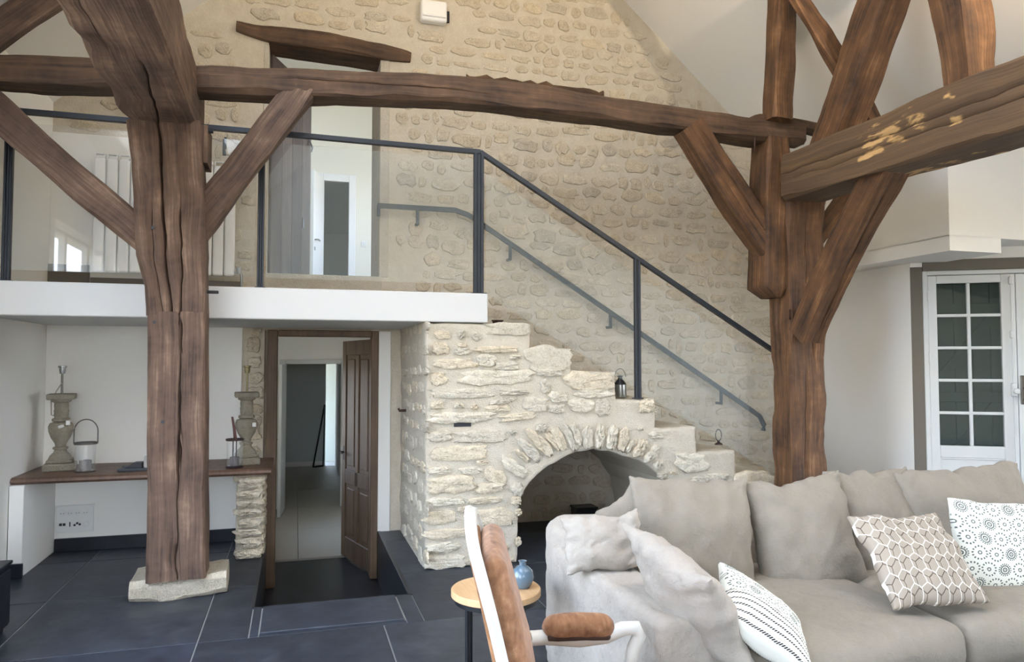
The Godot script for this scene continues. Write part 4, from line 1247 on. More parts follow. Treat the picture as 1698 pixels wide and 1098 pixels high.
	part(wd, "frame", boxes([[Vector3(-0.2, -0.4, -10.22), Vector3(-0.13, 1.55, -10.17)], [Vector3(0.59, -0.4, -10.22), Vector3(0.66, 1.55, -10.17)], [Vector3(-0.13, 1.49, -10.22), Vector3(0.59, 1.55, -10.17)]], 0.004), M.door_white)
	t = thing("passage_door", "plain white door ajar at the end of the lower passage", "door", Vector3(-0.13, -0.395, -10.16), deg_to_rad(-95))
	part(t, "leaf", box(Vector3(0, 0, -0.02), Vector3(0.55, 1.88, 0.02), 0.003), M.door_white)
	part(t, "handle", tube([Vector3(0.48, 0.95, 0.02), Vector3(0.48, 0.95, 0.06), Vector3(0.40, 0.95, 0.06)], 0.008, 8), M.steel)
	t = thing("folded_rack", "black folded metal rack leaning on the far passage wall", "rack", Vector3(0.42, -0.40, -14.1))
	part(t, "rail", tube([Vector3(-0.09, 0, 0.02), Vector3(0.11, 1.13, -0.12)], 0.016, 6), M.black_metal)
	part(t, "rail", tube([Vector3(0.09, 0, -0.05), Vector3(0.115, 1.13, -0.13)], 0.012, 6), M.black_metal)
	part(t, "foot", tube([Vector3(-0.09, 0.01, 0.02), Vector3(0.09, 0.012, -0.05)], 0.014, 6), M.black_metal)


# ---------------------------------------------------------------- room beyond the gallery doorway
func build_upper_room() -> void:
	var p := struct("wall_upper_room", "cream walls of the room beyond the gallery doorway")
	part(p, "back_wall", boxes([[Vector3(-1.5, 2.2, -11.5), Vector3(0.30, 6.0, -11.3)], [Vector3(0.82, 2.2, -11.5), Vector3(2.6, 6.0, -11.3)], [Vector3(0.30, 4.27, -11.5), Vector3(0.82, 6.0, -11.3)]], 0.001), M.cream_wall)
	part(p, "side_wall", box(Vector3(-1.6, 2.2, -11.5), Vector3(-1.5, 6.0, -7.5), 0.001), M.cream_wall)
	part(p, "side_wall", boxes([[Vector3(2.5, 2.2, -11.5), Vector3(2.6, 6.0, -10.6)], [Vector3(2.5, 2.2, -10.6), Vector3(2.6, 3.4, -8.3)], [Vector3(2.5, 4.5, -10.6), Vector3(2.6, 6.0, -8.3)], [Vector3(2.5, 2.2, -8.3), Vector3(2.6, 6.0, -7.5)]], 0.001), M.cream_wall)
	part(p, "ceiling", box(Vector3(-1.6, 5.88, -11.5), Vector3(2.6, 6.0, -7.4), 0.001), M.plaster)
	part(p, "floor", box(Vector3(-1.6, 2.15, -17.6), Vector3(4.1, 2.285, -7.5), 0.001), M.shelf_wood)
	part(p, "dark_room", boxes([[Vector3(-1.6, 2.2, -17.6), Vector3(4.0, 4.6, -17.5)], [Vector3(-1.6, 4.5, -17.6), Vector3(4.0, 4.6, -11.5)], [Vector3(-1.7, 2.2, -17.6), Vector3(-1.6, 4.6, -11.5)], [Vector3(4.0, 2.2, -17.6), Vector3(4.1, 4.6, -11.5)], [Vector3(2.55, 2.2, -11.5), Vector3(4.1, 4.6, -11.4)]], 0.001), M.cream_wall)
	var d := struct("door_3", "white door frame in the cream wall beyond the gallery")
	part(d, "frame", boxes([[Vector3(0.26, 2.285, -11.3), Vector3(0.36, 4.33, -11.24)], [Vector3(0.74, 2.285, -11.3), Vector3(0.84, 4.33, -11.24)], [Vector3(0.36, 4.22, -11.3), Vector3(0.74, 4.33, -11.24)]], 0.006), M.white_paint)
	var t := thing("inner_room_door", "white inner door with steel handle standing open beyond the gallery doorway", "door", Vector3(0.36, 2.29, -11.24), deg_to_rad(-105))
	part(t, "leaf", box(Vector3(0, 0, -0.02), Vector3(0.62, 1.93, 0.02), 0.003), M.white_paint)
	part(t, "handle", tube([Vector3(0.55, 0.95, -0.02), Vector3(0.55, 0.95, -0.07), Vector3(0.45, 0.95, -0.07)], 0.012, 8), M.steel)
	part(t, "lock", box(Vector3(0.53, 0.80, -0.03), Vector3(0.57, 0.85, 0.03), 0.003), M.steel)
	t = thing("light_switch", "small white light switch beside the inner cream doorway", "switch", Vector3(0.97, 3.30, -11.3))
	part(t, "plate", box(Vector3(-0.04, -0.04, 0), Vector3(0.04, 0.04, 0.012), 0.003), M.plastic_white)
	part(t, "rocker", box(Vector3(-0.014, -0.02, 0.01), Vector3(0.014, 0.02, 0.02), 0.002), M.plastic_white)
	# old plank door swung inward
	t = thing("plank_door", "weathered grey plank door swung open in the gallery doorway", "door", Vector3(-0.25, 2.30, -6.98), deg_to_rad(67))
	for i in 4:
		part(t, "plank", box(Vector3(0.002 + i * 0.23, 0, -0.02), Vector3(0.228 + i * 0.23, 2.02, 0.02), 0.004), M.plank_grey if i % 2 else M.plank_grey_b)
	part(t, "latch_hole", box(Vector3(0.71, 0.55, 0.01), Vector3(0.75, 0.66, 0.026), 0.006), M.black_metal)
	part(t, "latch", tube([Vector3(0.86, 1.50, 0.02), Vector3(0.86, 1.40, 0.06), Vector3(0.86, 1.36, 0.05)], 0.010, 6), M.steel)
	part(t, "ledge", box(Vector3(0.02, 0.25, -0.05), Vector3(0.9, 0.4, -0.02), 0.004), M.plank_grey)


# ---------------------------------------------------------------- french doors
func build_french_doors() -> void:
	var turn := -atan2(0.513, 0.858)
	var wall := struct("wall_door_niche", "white wall round the glazed garden doors")
	wall.position = Vector3(5.38, 0, -5.3)
	wall.rotation.y = turn
	part(wall, "plaster", boxes([[Vector3(1.46, -0.3, -0.35), Vector3(3.6, 3.6, 0.0)], [Vector3(-0.1, 2.36, -0.35), Vector3(1.47, 2.6, 0.0)]], 0.003), M.plaster)
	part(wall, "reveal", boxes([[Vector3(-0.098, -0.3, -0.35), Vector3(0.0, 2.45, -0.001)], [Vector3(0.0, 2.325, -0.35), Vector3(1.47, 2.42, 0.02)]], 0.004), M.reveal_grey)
	part(wall, "shutter_backing", box(Vector3(-0.1, -0.3, -0.36), Vector3(1.5, 2.45, -0.34), 0.002), M.shutter)
	var fr := struct("door_4", "white frame of the glazed garden doors")
	fr.position = wall.position
	fr.rotation.y = turn
	part(fr, "frame", boxes([[Vector3(0.0, 0, -0.06), Vector3(0.04, 2.325, -0.0)], [Vector3(1.42, 0, -0.06), Vector3(1.46, 2.325, 0.0)], [Vector3(0.04, 2.285, -0.06), Vector3(1.42, 2.325, 0.0)]], 0.005), M.door_white)
	for leaf in 2:
		var t := thing("glazed_door", ["white glazed door leaf with espagnolette rod, ten dark panes", "white glazed door leaf carrying the steel handle plate"][leaf], "door", wall.position + Basis(Vector3.UP, turn) * Vector3(0.042 + leaf * 0.69, 0, 0), turn)
		var w := 0.685
		var bars := [[Vector3(0, 0.02, -0.045), Vector3(0.07, 2.28, -0.005)], [Vector3(w - 0.11, 0.02, -0.045), Vector3(w, 2.28, -0.005)], [Vector3(0.07, 2.21, -0.045), Vector3(w - 0.11, 2.28, -0.005)], [Vector3(0.07, 0.67, -0.045), Vector3(w - 0.11, 0.775, -0.005)], [Vector3(0.07, 0.02, -0.045), Vector3(w - 0.11, 0.15, -0.005)]]
		part(t, "frame", boxes(bars, 0.004), M.door_white)
		var gx0 := 0.07
		var gx1 := w - 0.11
		var mid := (gx0 + gx1) / 2
		part(t, "glazing_bar", box(Vector3(mid - 0.013, 0.775, -0.04), Vector3(mid + 0.013, 2.21, -0.008), 0.004), M.door_white)
		var ph := (2.21 - 0.775) / 5.0
		for r in 5:
			if r > 0: part(t, "glazing_bar", box(Vector3(gx0, 0.775 + ph * r - 0.013, -0.04), Vector3(gx1, 0.775 + ph * r + 0.013, -0.008), 0.004), M.door_white)
			for c in 2:
				part(t, "pane", box(Vector3(gx0 if c == 0 else mid + 0.012, 0.775 + ph * r + 0.01, -0.030), Vector3(mid - 0.012 if c == 0 else gx1, 0.775 + ph * (r + 1) - 0.01, -0.026), 0.0005), M.door_glass)
		part(t, "lower_panel", box(Vector3(0.07, 0.15, -0.035), Vector3(w - 0.11, 0.67, -0.018), 0.003), M.door_white)
		part(t, "panel_moulding", boxes([[Vector3(0.07, 0.655, -0.02), Vector3(w - 0.11, 0.67, -0.008)], [Vector3(0.07, 0.15, -0.02), Vector3(0.085, 0.67, -0.008)], [Vector3(w - 0.125, 0.15, -0.02), Vector3(w - 0.11, 0.67, -0.008)]], 0.003), M.door_white)
		if leaf == 0:
			var rod := part(t, "espagnolette_rod", tube([Vector3(w - 0.035, 0.1, 0.008), Vector3(w - 0.035, 2.27, 0.008)], 0.007, 8), M.door_white)
			for y in [0.62, 1.75, 2.22]: part(rod, "rod_guide", soft_box(Vector3(0.035, 0.07, 0.025), 0.01, 0, 1, 4, 2), M.door_white, Vector3(w - 0.035, y, 0.005))
			part(rod, "espagnolette_knob", soft_box(Vector3(0.045, 0.12, 0.04), 0.015, 0, 1, 4, 2), M.door_white, Vector3(w - 0.035, 1.27, 0.01))
			part(rod, "turning_knob", lathe([[0, 0], [0.014, 0], [0.014, 0.03], [0.026, 0.045], [0.02, 0.06], [0, 0.064]], 14), M.door_white, Vector3(w - 0.035, 1.26, 0.02), Vector3(PI / 2, 0, 0))
			for y in [0.9, 1.55, 2.1]: part(t, "hinge", tube([Vector3(0.0, y - 0.05, 0.0), Vector3(0.0, y + 0.05, 0.0)], 0.008, 8), M.door_white)
		else:
			var plate := part(t, "handle_plate", soft_box(Vector3(0.042, 0.25, 0.012), 0.006, 0, 1, 4, 2), M.pewter, Vector3(0.035, 1.27, 0.0))
			part(plate, "handle", tube([Vector3(0, 0.02, 0.0), Vector3(0, 0.02, 0.05), Vector3(0.115, 0.015, 0.055)], 0.009, 8), M.pewter)
			part(plate, "key", tube([Vector3(0, -0.08, 0.0), Vector3(0, -0.08, 0.03)], 0.008, 8), M.brass)
	# wooden shutters closed outside the panes
	var s := thing("shutter_pair", "dark green plank shutters closed behind the glazed doors' panes", "shutters", wall.position, turn)
	for i in 10: part(s, "plank", box(Vector3(0.01 + i * 0.145, 0.02, -0.22), Vector3(0.152 + i * 0.145, 2.3, -0.195), 0.004), M.shutter)
	for k in 2:
		var x0 := 0.03 + k * 0.72
		for y in [0.35, 1.15, 1.95]: part(s, "ledge", box(Vector3(x0, y, -0.196), Vector3(x0 + 0.66, y + 0.09, -0.170), 0.004), M.shutter)
		for y in [0.44, 1.24]: part(s, "brace", bar([Vector3(x0 + 0.05, y, -0.183), Vector3(x0 + 0.6, y + 0.71, -0.183)], 0.012, 0.04), M.shutter)


# ---------------------------------------------------------------- alcove
func build_alcove() -> void:
	var top := 0.69
	var sb := struct("baseboard_alcove", "black slate skirting along the alcove wall")
	part(sb, "skirting", box(Vector3(-1.82, 0.0, -6.735), Vector3(-0.44, 0.105, -6.705), 0.003), M.slate_black)
	part(sb, "skirting", box(Vector3(-1.93, 0.0, -6.0), Vector3(-1.815, 0.10, -5.975), 0.003), M.slate_black)
	var t := thing("alcove_shelf", "brown wooden shelf spanning the alcove under the gallery", "shelf", Vector3.ZERO)
	part(t, "board", loft([shelf_ring(-1.915), shelf_ring(-1.0), shelf_ring(-0.17)], [1, 2, 3, 4, 5, 6]), M.shelf_wood)
	t = thing("shelf_support", "low white panel carrying the alcove shelf beside the side wall", "panel", Vector3.ZERO)
	part(t, "panel", box(Vector3(-1.915, 0.0, -6.73), Vector3(-1.825, top - 0.05, -6.0), 0.004), M.plaster)
	t = thing("stone_pier", "rough pale stone pier carrying the shelf beside the lower doorway", "pier", Vector3.ZERO)
	part(t, "core", box(Vector3(-0.425, 0.0, -6.73), Vector3(-0.235, top - 0.05, -6.08), 0.01), M.mortar_pale)
	var v := []
	for k in 6: v.append(stone_shape(500 + k, 0.8, 14))
	var y := 0.01
	while y < top - 0.1:
		var h := rng.randf_range(0.05, 0.085)
		var o := part(t, "stone", v[rng.randi() % 6], M.rubble_pale)
		o.transform = Transform3D(Basis(Vector3.BACK, rng.randf_range(-0.06, 0.06)).scaled_local(Vector3(rng.randf_range(0.10, 0.112), h / 2 * 1.05, 0.05)), Vector3(-0.33 + rng.randf_range(-0.008, 0.008), y + h / 2, -6.09))
		for zz in [-6.2, -6.42]:
			var o2 := part(t, "flank_stone", v[rng.randi() % 6], M.rubble_pale)
			o2.transform = Transform3D(Basis(Vector3.UP, PI / 2).scaled_local(Vector3(rng.randf_range(0.09, 0.11), h / 2, 0.02)), Vector3(-0.236, y + h / 2, zz + rng.randf_range(-0.02, 0.02)))
		y += h + rng.randf_range(0.004, 0.014)
	var cap := part(t, "cap_stone", cbox(Vector3(0.23, 0.05, 0.68), 0.012), M.cut_stone, Vector3(-0.33, top - 0.076, -6.4))
	tag(cap, "flat stone under the shelf")
	# lamps
	for k in 2:
		t = thing("table_lamp", ["carved stone baluster lamp without shade beside the wire-handled glass lantern", "carved stone baluster lamp without shade at the doorway end of the shelf"][k], "lamp", [Vector3(-1.71, top, -6.40), Vector3(-0.375, top, -6.36)][k], [0.15, 0.1][k])
		part(t, "base", boxes([[Vector3(-0.105, 0, -0.105), Vector3(0.105, 0.055, 0.105)], [Vector3(-0.085, 0.055, -0.085), Vector3(0.085, 0.085, 0.085)]], 0.008), M.lamp_stone)
		part(t, "baluster", lathe([[0.0, 0.085], [0.08, 0.085], [0.07, 0.11], [0.045, 0.135], [0.04, 0.155], [0.052, 0.16], [0.052, 0.172], [0.035, 0.18], [0.038, 0.20], [0.065, 0.245], [0.083, 0.295], [0.086, 0.33], [0.075, 0.355], [0.05, 0.365], [0.062, 0.372], [0.062, 0.388], [0.045, 0.395], [0.05, 0.42], [0.048, 0.43], [0.052, 0.45], [0.047, 0.46], [0.05, 0.485], [0.048, 0.51], [0.066, 0.518], [0.068, 0.535], [0.0, 0.536]], 28), M.lamp_stone)
		part(t, "cap", box(Vector3(-0.092, 0.535, -0.092), Vector3(0.092, 0.578, 0.092), 0.006), M.lamp_stone)
		var stem := part(t, "stem", tube([Vector3(0, 0.575, 0), Vector3(0, 0.74, 0)], 0.008, 10), M.pewter if k == 0 else M.brass)
		part(stem, "socket", lathe([[0, 0.73], [0.018, 0.73], [0.022, 0.755], [0.022, 0.775], [0.03, 0.778], [0.03, 0.79], [0.02, 0.792], [0.0, 0.792]], 16), M.steel if k == 0 else M.brass)
		var cord := part(t, "cord", tube([Vector3(0.0, 0.66, 0.01), Vector3(-0.03, 0.6, 0.05), Vector3(-0.062, 0.53, 0.06), Vector3(-0.06, 0.42, 0.04), Vector3(0.0, 0.40, 0.062), Vector3(0.05, 0.37, 0.075)] if k == 0 else [Vector3(-0.03, 0.40, 0.055), Vector3(0.0, 0.43, 0.056), Vector3(0.04, 0.40, 0.065), Vector3(0.055, 0.33, 0.085)], 0.004, 6), M.lamp_stone)
		part(cord, "plug", soft_box(Vector3(0.03, 0.035, 0.02), 0.006, 0, 1, 4, 2), M.plastic_white, Vector3(0.055, 0.36, 0.082) if k == 0 else Vector3(0.055, 0.32, 0.09))
		if k == 0: part(cord, "switch", soft_box(Vector3(0.04, 0.022, 0.02), 0.008, 0, 1, 4, 2), M.plastic_white, Vector3(0.01, 0.335, 0.09), Vector3(0, 0, 0.3))
	# lanterns
	t = thing("glass_lantern", "clear glass lantern with a wire handle on the alcove shelf", "lantern", Vector3(-1.50, top, -6.24))
	part(t, "foot", lathe([[0, 0], [0.07, 0], [0.072, 0.008], [0, 0.012]], 24), M.wire)
	part(t, "candle_block", lathe([[0, 0.01], [0.04, 0.01], [0.042, 0.085], [0, 0.088]], 20), M.wood_block)
	part(t, "glass_cylinder", lathe([[0.066, 0.012], [0.072, 0.215], [0.069, 0.215], [0.063, 0.012]], 28), M.lantern_glass)
	part(t, "rim", lathe([[0.072, 0.205], [0.079, 0.205], [0.079, 0.22], [0.072, 0.22], [0.072, 0.205]], 28), M.wire)
	var arc := []
	for i in 17:
		var a := PI * i / 16.0
		arc.append(Vector3(-cos(a) * 0.08, 0.30 + sin(a) * 0.09, 0))
	arc.push_front(Vector3(-0.08, 0.21, 0))
	arc.append(Vector3(0.08, 0.21, 0))
	part(t, "handle", tube(arc, 0.004, 6), M.wire)
	t = thing("candle_lantern", "brown iron candle lantern with a leaning taper on the alcove shelf", "lantern", Vector3(-0.445, top, -6.14))
	part(t, "foot", lathe([[0, 0], [0.062, 0], [0.066, 0.012], [0.03, 0.018], [0, 0.02]], 24), M.iron_brown)
	part(t, "cup", lathe([[0, 0.015], [0.034, 0.015], [0.036, 0.085], [0.030, 0.085], [0.028, 0.03], [0, 0.03]], 20), M.iron_brown)
	part(t, "glass_cylinder", lathe([[0.056, 0.02], [0.06, 0.215], [0.057, 0.215], [0.053, 0.02]], 24), M.lantern_glass)
	part(t, "ring", lathe([[0.058, 0.212], [0.067, 0.212], [0.067, 0.225], [0.058, 0.225], [0.058, 0.212]], 24), M.iron_brown)
	part(t, "ring_bar", box(Vector3(-0.06, 0.214, -0.006), Vector3(0.06, 0.223, 0.006), 0.002), M.iron_brown)
	for x in [-0.012, 0.012]: part(t, "rod", tube([Vector3(x, 0.06, 0), Vector3(x, 0.225, 0)], 0.005, 6), M.iron_brown)
	part(t, "taper_candle", tube([Vector3(0.005, 0.21, 0), Vector3(-0.005, 0.3, 0), Vector3(-0.022, 0.395, 0)], 0.014, 10, 0.008), M.candle_brown)
	t = thing("black_tray", "black tray with a raised corner on the alcove shelf", "tray", Vector3(-1.14, top, -6.25))
	part(t, "base", box(Vector3(-0.13, 0, -0.09), Vector3(0.16, 0.012, 0.09), 0.003), M.tray_dark)
	part(t, "rim", boxes([[Vector3(-0.13, 0.01, 0.08), Vector3(0.16, 0.022, 0.09)], [Vector3(-0.13, 0.01, -0.09), Vector3(0.16, 0.022, -0.08)]], 0.002), M.tray_dark)
	part(t, "folded_box", prism(PackedVector2Array([Vector2(-0.10, 0.01), Vector2(0.03, 0.01), Vector2(0.03, 0.055), Vector2(-0.03, 0.055)]), 0.04, -0.06, 0.003), M.socket_dark)
	t = thing("white_pot", "small cracked white clay pot standing on the black tray", "pot", Vector3(-1.035, top + 0.013, -6.23))
	part(t, "pot", lathe([[0, 0], [0.062, 0], [0.066, 0.02], [0.064, 0.085], [0.057, 0.092], [0.05, 0.085], [0.05, 0.03], [0, 0.03]], 24), M.pot_white)
	# wall sockets
	t = thing("socket_panel", "white recessed panel of electric sockets low in the alcove", "socket panel", Vector3(-1.68, 0.255, -6.73))
	part(t, "plate", box(Vector3(-0.135, -0.105, 0), Vector3(0.135, 0.105, 0.012), 0.003), M.plastic_white)
	part(t, "hood", box(Vector3(-0.14, 0.10, 0), Vector3(0.14, 0.112, 0.022), 0.002), M.plastic_white)
	for i in 4: part(t, "socket", lathe([[0, 0], [0.022, 0], [0.022, 0.008], [0.018, 0.008], [0.017, 0.002], [0, 0.002]], 18), M.plastic_white, Vector3(-0.09 + i * 0.055, 0.05, 0.012), Vector3(PI / 2, 0, 0))
	for i in 4:
		for dx in [-0.009, 0.009]: part(t, "socket_hole", box(Vector3(dx - 0.003, -0.003, 0), Vector3(dx + 0.003, 0.003, 0.005), 0.001), M.socket_line, Vector3(-0.09 + i * 0.055, 0.048, 0.012))
	for x in [-0.10, -0.075]: part(t, "network_port", box(Vector3(x - 0.010, -0.05, 0.01), Vector3(x + 0.010, -0.03, 0.015), 0.001), M.socket_dark)
	part(t, "slot_port", box(Vector3(-0.038, -0.058, 0.01), Vector3(-0.030, -0.022, 0.015), 0.001), M.socket_dark)
	for p in [Vector2(0.0, -0.048), Vector2(0.018, -0.034), Vector2(0.036, -0.044)]: part(t, "aerial_port", lathe([[0, 0], [0.009, 0], [0.009, 0.004], [0, 0.004]], 12), M.socket_dark, Vector3(p.x, p.y, 0.012), Vector3(PI / 2, 0, 0))
	part(t, "socket", lathe([[0, 0], [0.022, 0], [0.022, 0.008], [0.018, 0.008], [0.017, 0.002], [0, 0.002]], 18), M.plastic_white, Vector3(0.08, -0.042, 0.012), Vector3(PI / 2, 0, 0))


func shelf_ring(x: float) -> PackedVector3Array:
	var y1 := 0.69
	return PackedVector3Array([Vector3(x, y1 - 0.048, -6.73), Vector3(x, y1 - 0.048, -6.035), Vector3(x, y1 - 0.03, -6.015), Vector3(x, y1 - 0.012, -6.018), Vector3(x, y1, -6.04), Vector3(x, y1, -6.73)])


# ---------------------------------------------------------------- sofa and cushions
func place_cushion(called: String, label: String, mesh: Mesh, m: Material, at: Vector3, right: Vector3, down: Vector3) -> void:
	var t := thing(called, label, "cushion", at)
	var y := -down.normalized()
	var x := right.normalized()
	y = (y - x * y.dot(x)).normalized()
	var z := x.cross(y)
	var o := part(t, "cover", mesh, m)
	o.transform = Transform3D(Basis(x, y, z), Vector3.ZERO)


func build_sofa() -> void:
	var t := thing("linen_sofa", "large slipcovered sofa in pale linen facing away from the stone stairs", "sofa", Vector3.ZERO)
	part(t, "base", soft_box(Vector3(2.72, 0.30, 1.18), 0.03, 0.006, 1, 3.0, 20), M.linen, Vector3(2.57, 0.16, -2.96))
	part(t, "backrest", soft_box(Vector3(2.75, 0.72, 0.26), 0.10, 0.012, 2, 3.0, 20, 0.0, 0.010), M.linen, Vector3(2.575, 0.385, -3.46))
	part(t, "arm", soft_box(Vector3(0.23, 0.60, 1.22), 0.045, 0.008, 3, 3.0, 16, 0.0, 0.010), M.linen, Vector3(1.315, 0.325, -2.93))
	part(t, "arm", soft_box(Vector3(0.23, 0.60, 1.22), 0.07, 0.010, 4, 3.0, 16, 0.01, 0.004), M.linen, Vector3(3.84, 0.325, -2.93))
	part(t, "seat_cushion", soft_box(Vector3(1.12, 0.19, 1.06), 0.07, 0.010, 5, 3.0, 20, 0.045, 0.010), M.linen_shaded, Vector3(1.99, 0.385, -2.84))
	part(t, "seat_cushion", soft_box(Vector3(1.16, 0.19, 1.06), 0.07, 0.010, 6, 3.0, 20, 0.045, 0.010), M.linen_shaded, Vector3(3.14, 0.385, -2.84))
	var lean := func(a: float, yaw: float) -> Vector3: return Vector3(sin(yaw) * sin(a), -cos(a), cos(yaw) * sin(a))
	place_cushion("back_cushion", "big slumped linen back cushion beside the crumpled corner pillow", cushion(0.60, 0.56, 0.24, 11, 0.016, 0.2), M.linen_shaded, Vector3(1.76, 0.70, -3.06), Vector3(1, -0.08, 0.05), lean.call(0.28, 0.0))
	place_cushion("back_cushion", "linen back cushion with a raised corner, second from the sofa arm", cushion(0.55, 0.55, 0.24, 12, 0.016, 0.2), M.linen_shaded, Vector3(2.35, 0.67, -3.05), Vector3(1, 0.06, 0.0), lean.call(0.28, 0.0))
	place_cushion("back_cushion", "linen back cushion behind the hexagon patterned pillow", cushion(0.54, 0.55, 0.22, 13, 0.015, 0.15), M.linen_shaded, Vector3(2.86, 0.69, -3.12), Vector3(1, 0.0, -0.05), lean.call(0.28, 0.0))
	place_cushion("back_cushion", "wide linen back cushion behind the rosette printed pillow", cushion(0.80, 0.56, 0.24, 14, 0.015, 0.15), M.linen_shaded, Vector3(3.36, 0.69, -3.04), Vector3(1, 0.03, 0.02), lean.call(0.28, 0.0))
	var r := Vector3(0.9598, 0, 0.2807)
	var toward := Vector3(-0.2807, 0, 0.9598)
	place_cushion("hexagon_pillow", "taupe pillow with white and dark interlocking hexagon lines", cushion(0.43, 0.43, 0.13, 15, 0.010, 0.0), M.cushion_hex, Vector3(2.54, 0.67, -2.57), r * 0.37 - toward * 0.05, r * 0.107 + Vector3.DOWN * 0.257 + toward * 0.25)
	place_cushion("rosette_pillow", "off-white pillow printed with grey rosettes beside the wide back cushion", cushion(0.42, 0.42, 0.14, 16, 0.005, 0.0), M.cushion_flower, Vector3(3.10, 0.66, -2.66), r + Vector3.DOWN * 0.05, Vector3.DOWN + toward * 0.25 + r * 0.08)
	place_cushion("striped_pillow", "off-white pillow with rosettes and dashed stripes tipped against the arm cushion", cushion(0.38, 0.36, 0.14, 17, 0.005, 0.0), M.cushion_stripe, Vector3(1.66, 0.555, -2.385), r * 0.8 + Vector3.DOWN * 0.6, -r * 0.25 + Vector3.DOWN * 0.25 + toward * 0.9)
	place_cushion("arm_cushion", "large pale linen cushion slumped over the sofa arm", cushion(0.50, 0.46, 0.19, 18, 0.017, 0.1), M.linen, Vector3(1.40, 0.625, -2.47), Vector3(0.064, -0.073, 0.433), Vector3(0.19, -0.317, -0.011))
	place_cushion("crumpled_pillow", "small crumpled linen pillow resting on the sofa arm's corner", cushion(0.34, 0.24, 0.15, 19, 0.022, 0.0), M.linen, Vector3(1.29, 0.725, -2.98), Vector3(1, 0.0, 0.25), Vector3(0.05, -0.9, 0.35))
	place_cushion("corner_pillow", "soft linen pillow with one peak showing behind the crumpled pillow", cushion(0.42, 0.42, 0.16, 20, 0.015, 0.0), M.linen_shaded, Vector3(1.50, 0.66, -3.20), Vector3(0.75, 0.5, 0.1), Vector3(0.45, -0.8, 0.2))


# ---------------------------------------------------------------- armchair
func build_armchair() -> void:
	var t := thing("armchair", "antique armchair with white painted frame and worn brown velvet", "armchair", Vector3(0.80, 0, -2.147), -0.236)
	# back frame: outer moulded hoop leaning backwards
	var back_x := func(y: float) -> float: return -0.28 + (1.03 - y) * 0.235 - maxf(0, y - 0.85) * 0.05
	var hoop := []
	for y in [0.36, 0.5, 0.65, 0.8, 0.92]: hoop.append(Vector3(back_x.call(y), y, 0.255))
	for i in 13:
		var a := PI * i / 12.0
		var y: float = 0.95 + 0.08 * pow(sin(a), 0.6)
		hoop.append(Vector3(back_x.call(y), y, 0.25 * cos(a)))
	for y in [0.92, 0.8, 0.65, 0.5, 0.36]: hoop.append(Vector3(back_x.call(y), y, -0.255))
	var rings := []
	var cnt := hoop.size()
	for i in cnt:
		var tan: Vector3 = (hoop[mini(i + 1, cnt - 1)] - hoop[maxi(i - 1, 0)]).normalized()
		var f := Vector3(0.974, 0.228, 0)
		f = (f - tan * f.dot(tan)).normalized()
		var s := tan.cross(f)
		var ring := PackedVector3Array()
		for k in [[-0.022, -0.016], [0.022, -0.016], [0.022, -0.004], [0.014, 0.004], [0.010, 0.014], [-0.010, 0.014], [-0.014, 0.004], [-0.022, -0.004]]:
			ring.append(hoop[i] + f * k[1] * 1.05 + s * k[0])
		rings.append(ring)
	part(t, "back_frame", loft(rings, [1, 2, 3, 4, 5, 6, 7, 8]), M.chair_paint)
	var tilt := -atan(0.235)
	part(t, "back_pad", soft_box(Vector3(0.07, 0.56, 0.45), 0.034, 0.006, 61, 5.0, 8, 0.014), M.velvet, Vector3(-0.165, 0.69, 0), Vector3(0, 0, -tilt))
	part(t, "back_panel", soft_box(Vector3(0.03, 0.56, 0.45), 0.012, 0.003, 62, 5.0, 6), M.velvet_back, Vector3(-0.215, 0.69, 0), Vector3(0, 0, -tilt))
	part(t, "seat", soft_box(Vector3(0.50, 0.13, 0.56), 0.05, 0.008, 63, 4.0, 8, 0.03), M.velvet, Vector3(0.12, 0.42, 0))
	part(t, "seat_frame", boxes([[Vector3(-0.14, 0.30, -0.29), Vector3(0.38, 0.36, -0.25)], [Vector3(-0.14, 0.30, 0.25), Vector3(0.38, 0.36, 0.29)], [Vector3(0.34, 0.30, -0.29), Vector3(0.38, 0.36, 0.29)], [Vector3(-0.14, 0.30, -0.29), Vector3(-0.10, 0.36, 0.29)]], 0.008), M.chair_paint)
	for sx in [[-0.12, -0.06], [0.36, 0.02]]:
		for z in [-0.27, 0.27]:
			part(t, "leg", tube([Vector3(sx[0], 0.33, z), Vector3(sx[0] + sx[1] * 0.3, 0.2, z), Vector3(sx[0] + sx[1], 0.0, z)], 0.028, 10, 0.016), M.chair_paint)
	for s in [-1.0, 1.0]:
		var z: float = 0.285 * s
		var arm := part(t, "arm", tube([Vector3(-0.10, 0.575, 0.25 * s), Vector3(-0.04, 0.565, z), Vector3(0.08, 0.555, z), Vector3(0.17, 0.565, z), Vector3(0.23, 0.59, z), Vector3(0.275, 0.592, z), Vector3(0.285, 0.565, z), Vector3(0.265, 0.52, z), Vector3(0.25, 0.45, z * 0.97), Vector3(0.27, 0.36, z * 0.95)], 0.026, 10, 0.024), M.chair_paint)
		part(arm, "arm_pad", soft_box(Vector3(0.235, 0.075, 0.075), 0.035, 0.003, 64, 6.0, 5, 0.008), M.velvet, Vector3(0.075, 0.60, z))
		part(arm, "braid", soft_box(Vector3(0.215, 0.02, 0.07), 0.009, 0.004, 65, 30.0, 8), M.trim_brown, Vector3(0.075, 0.571, z))


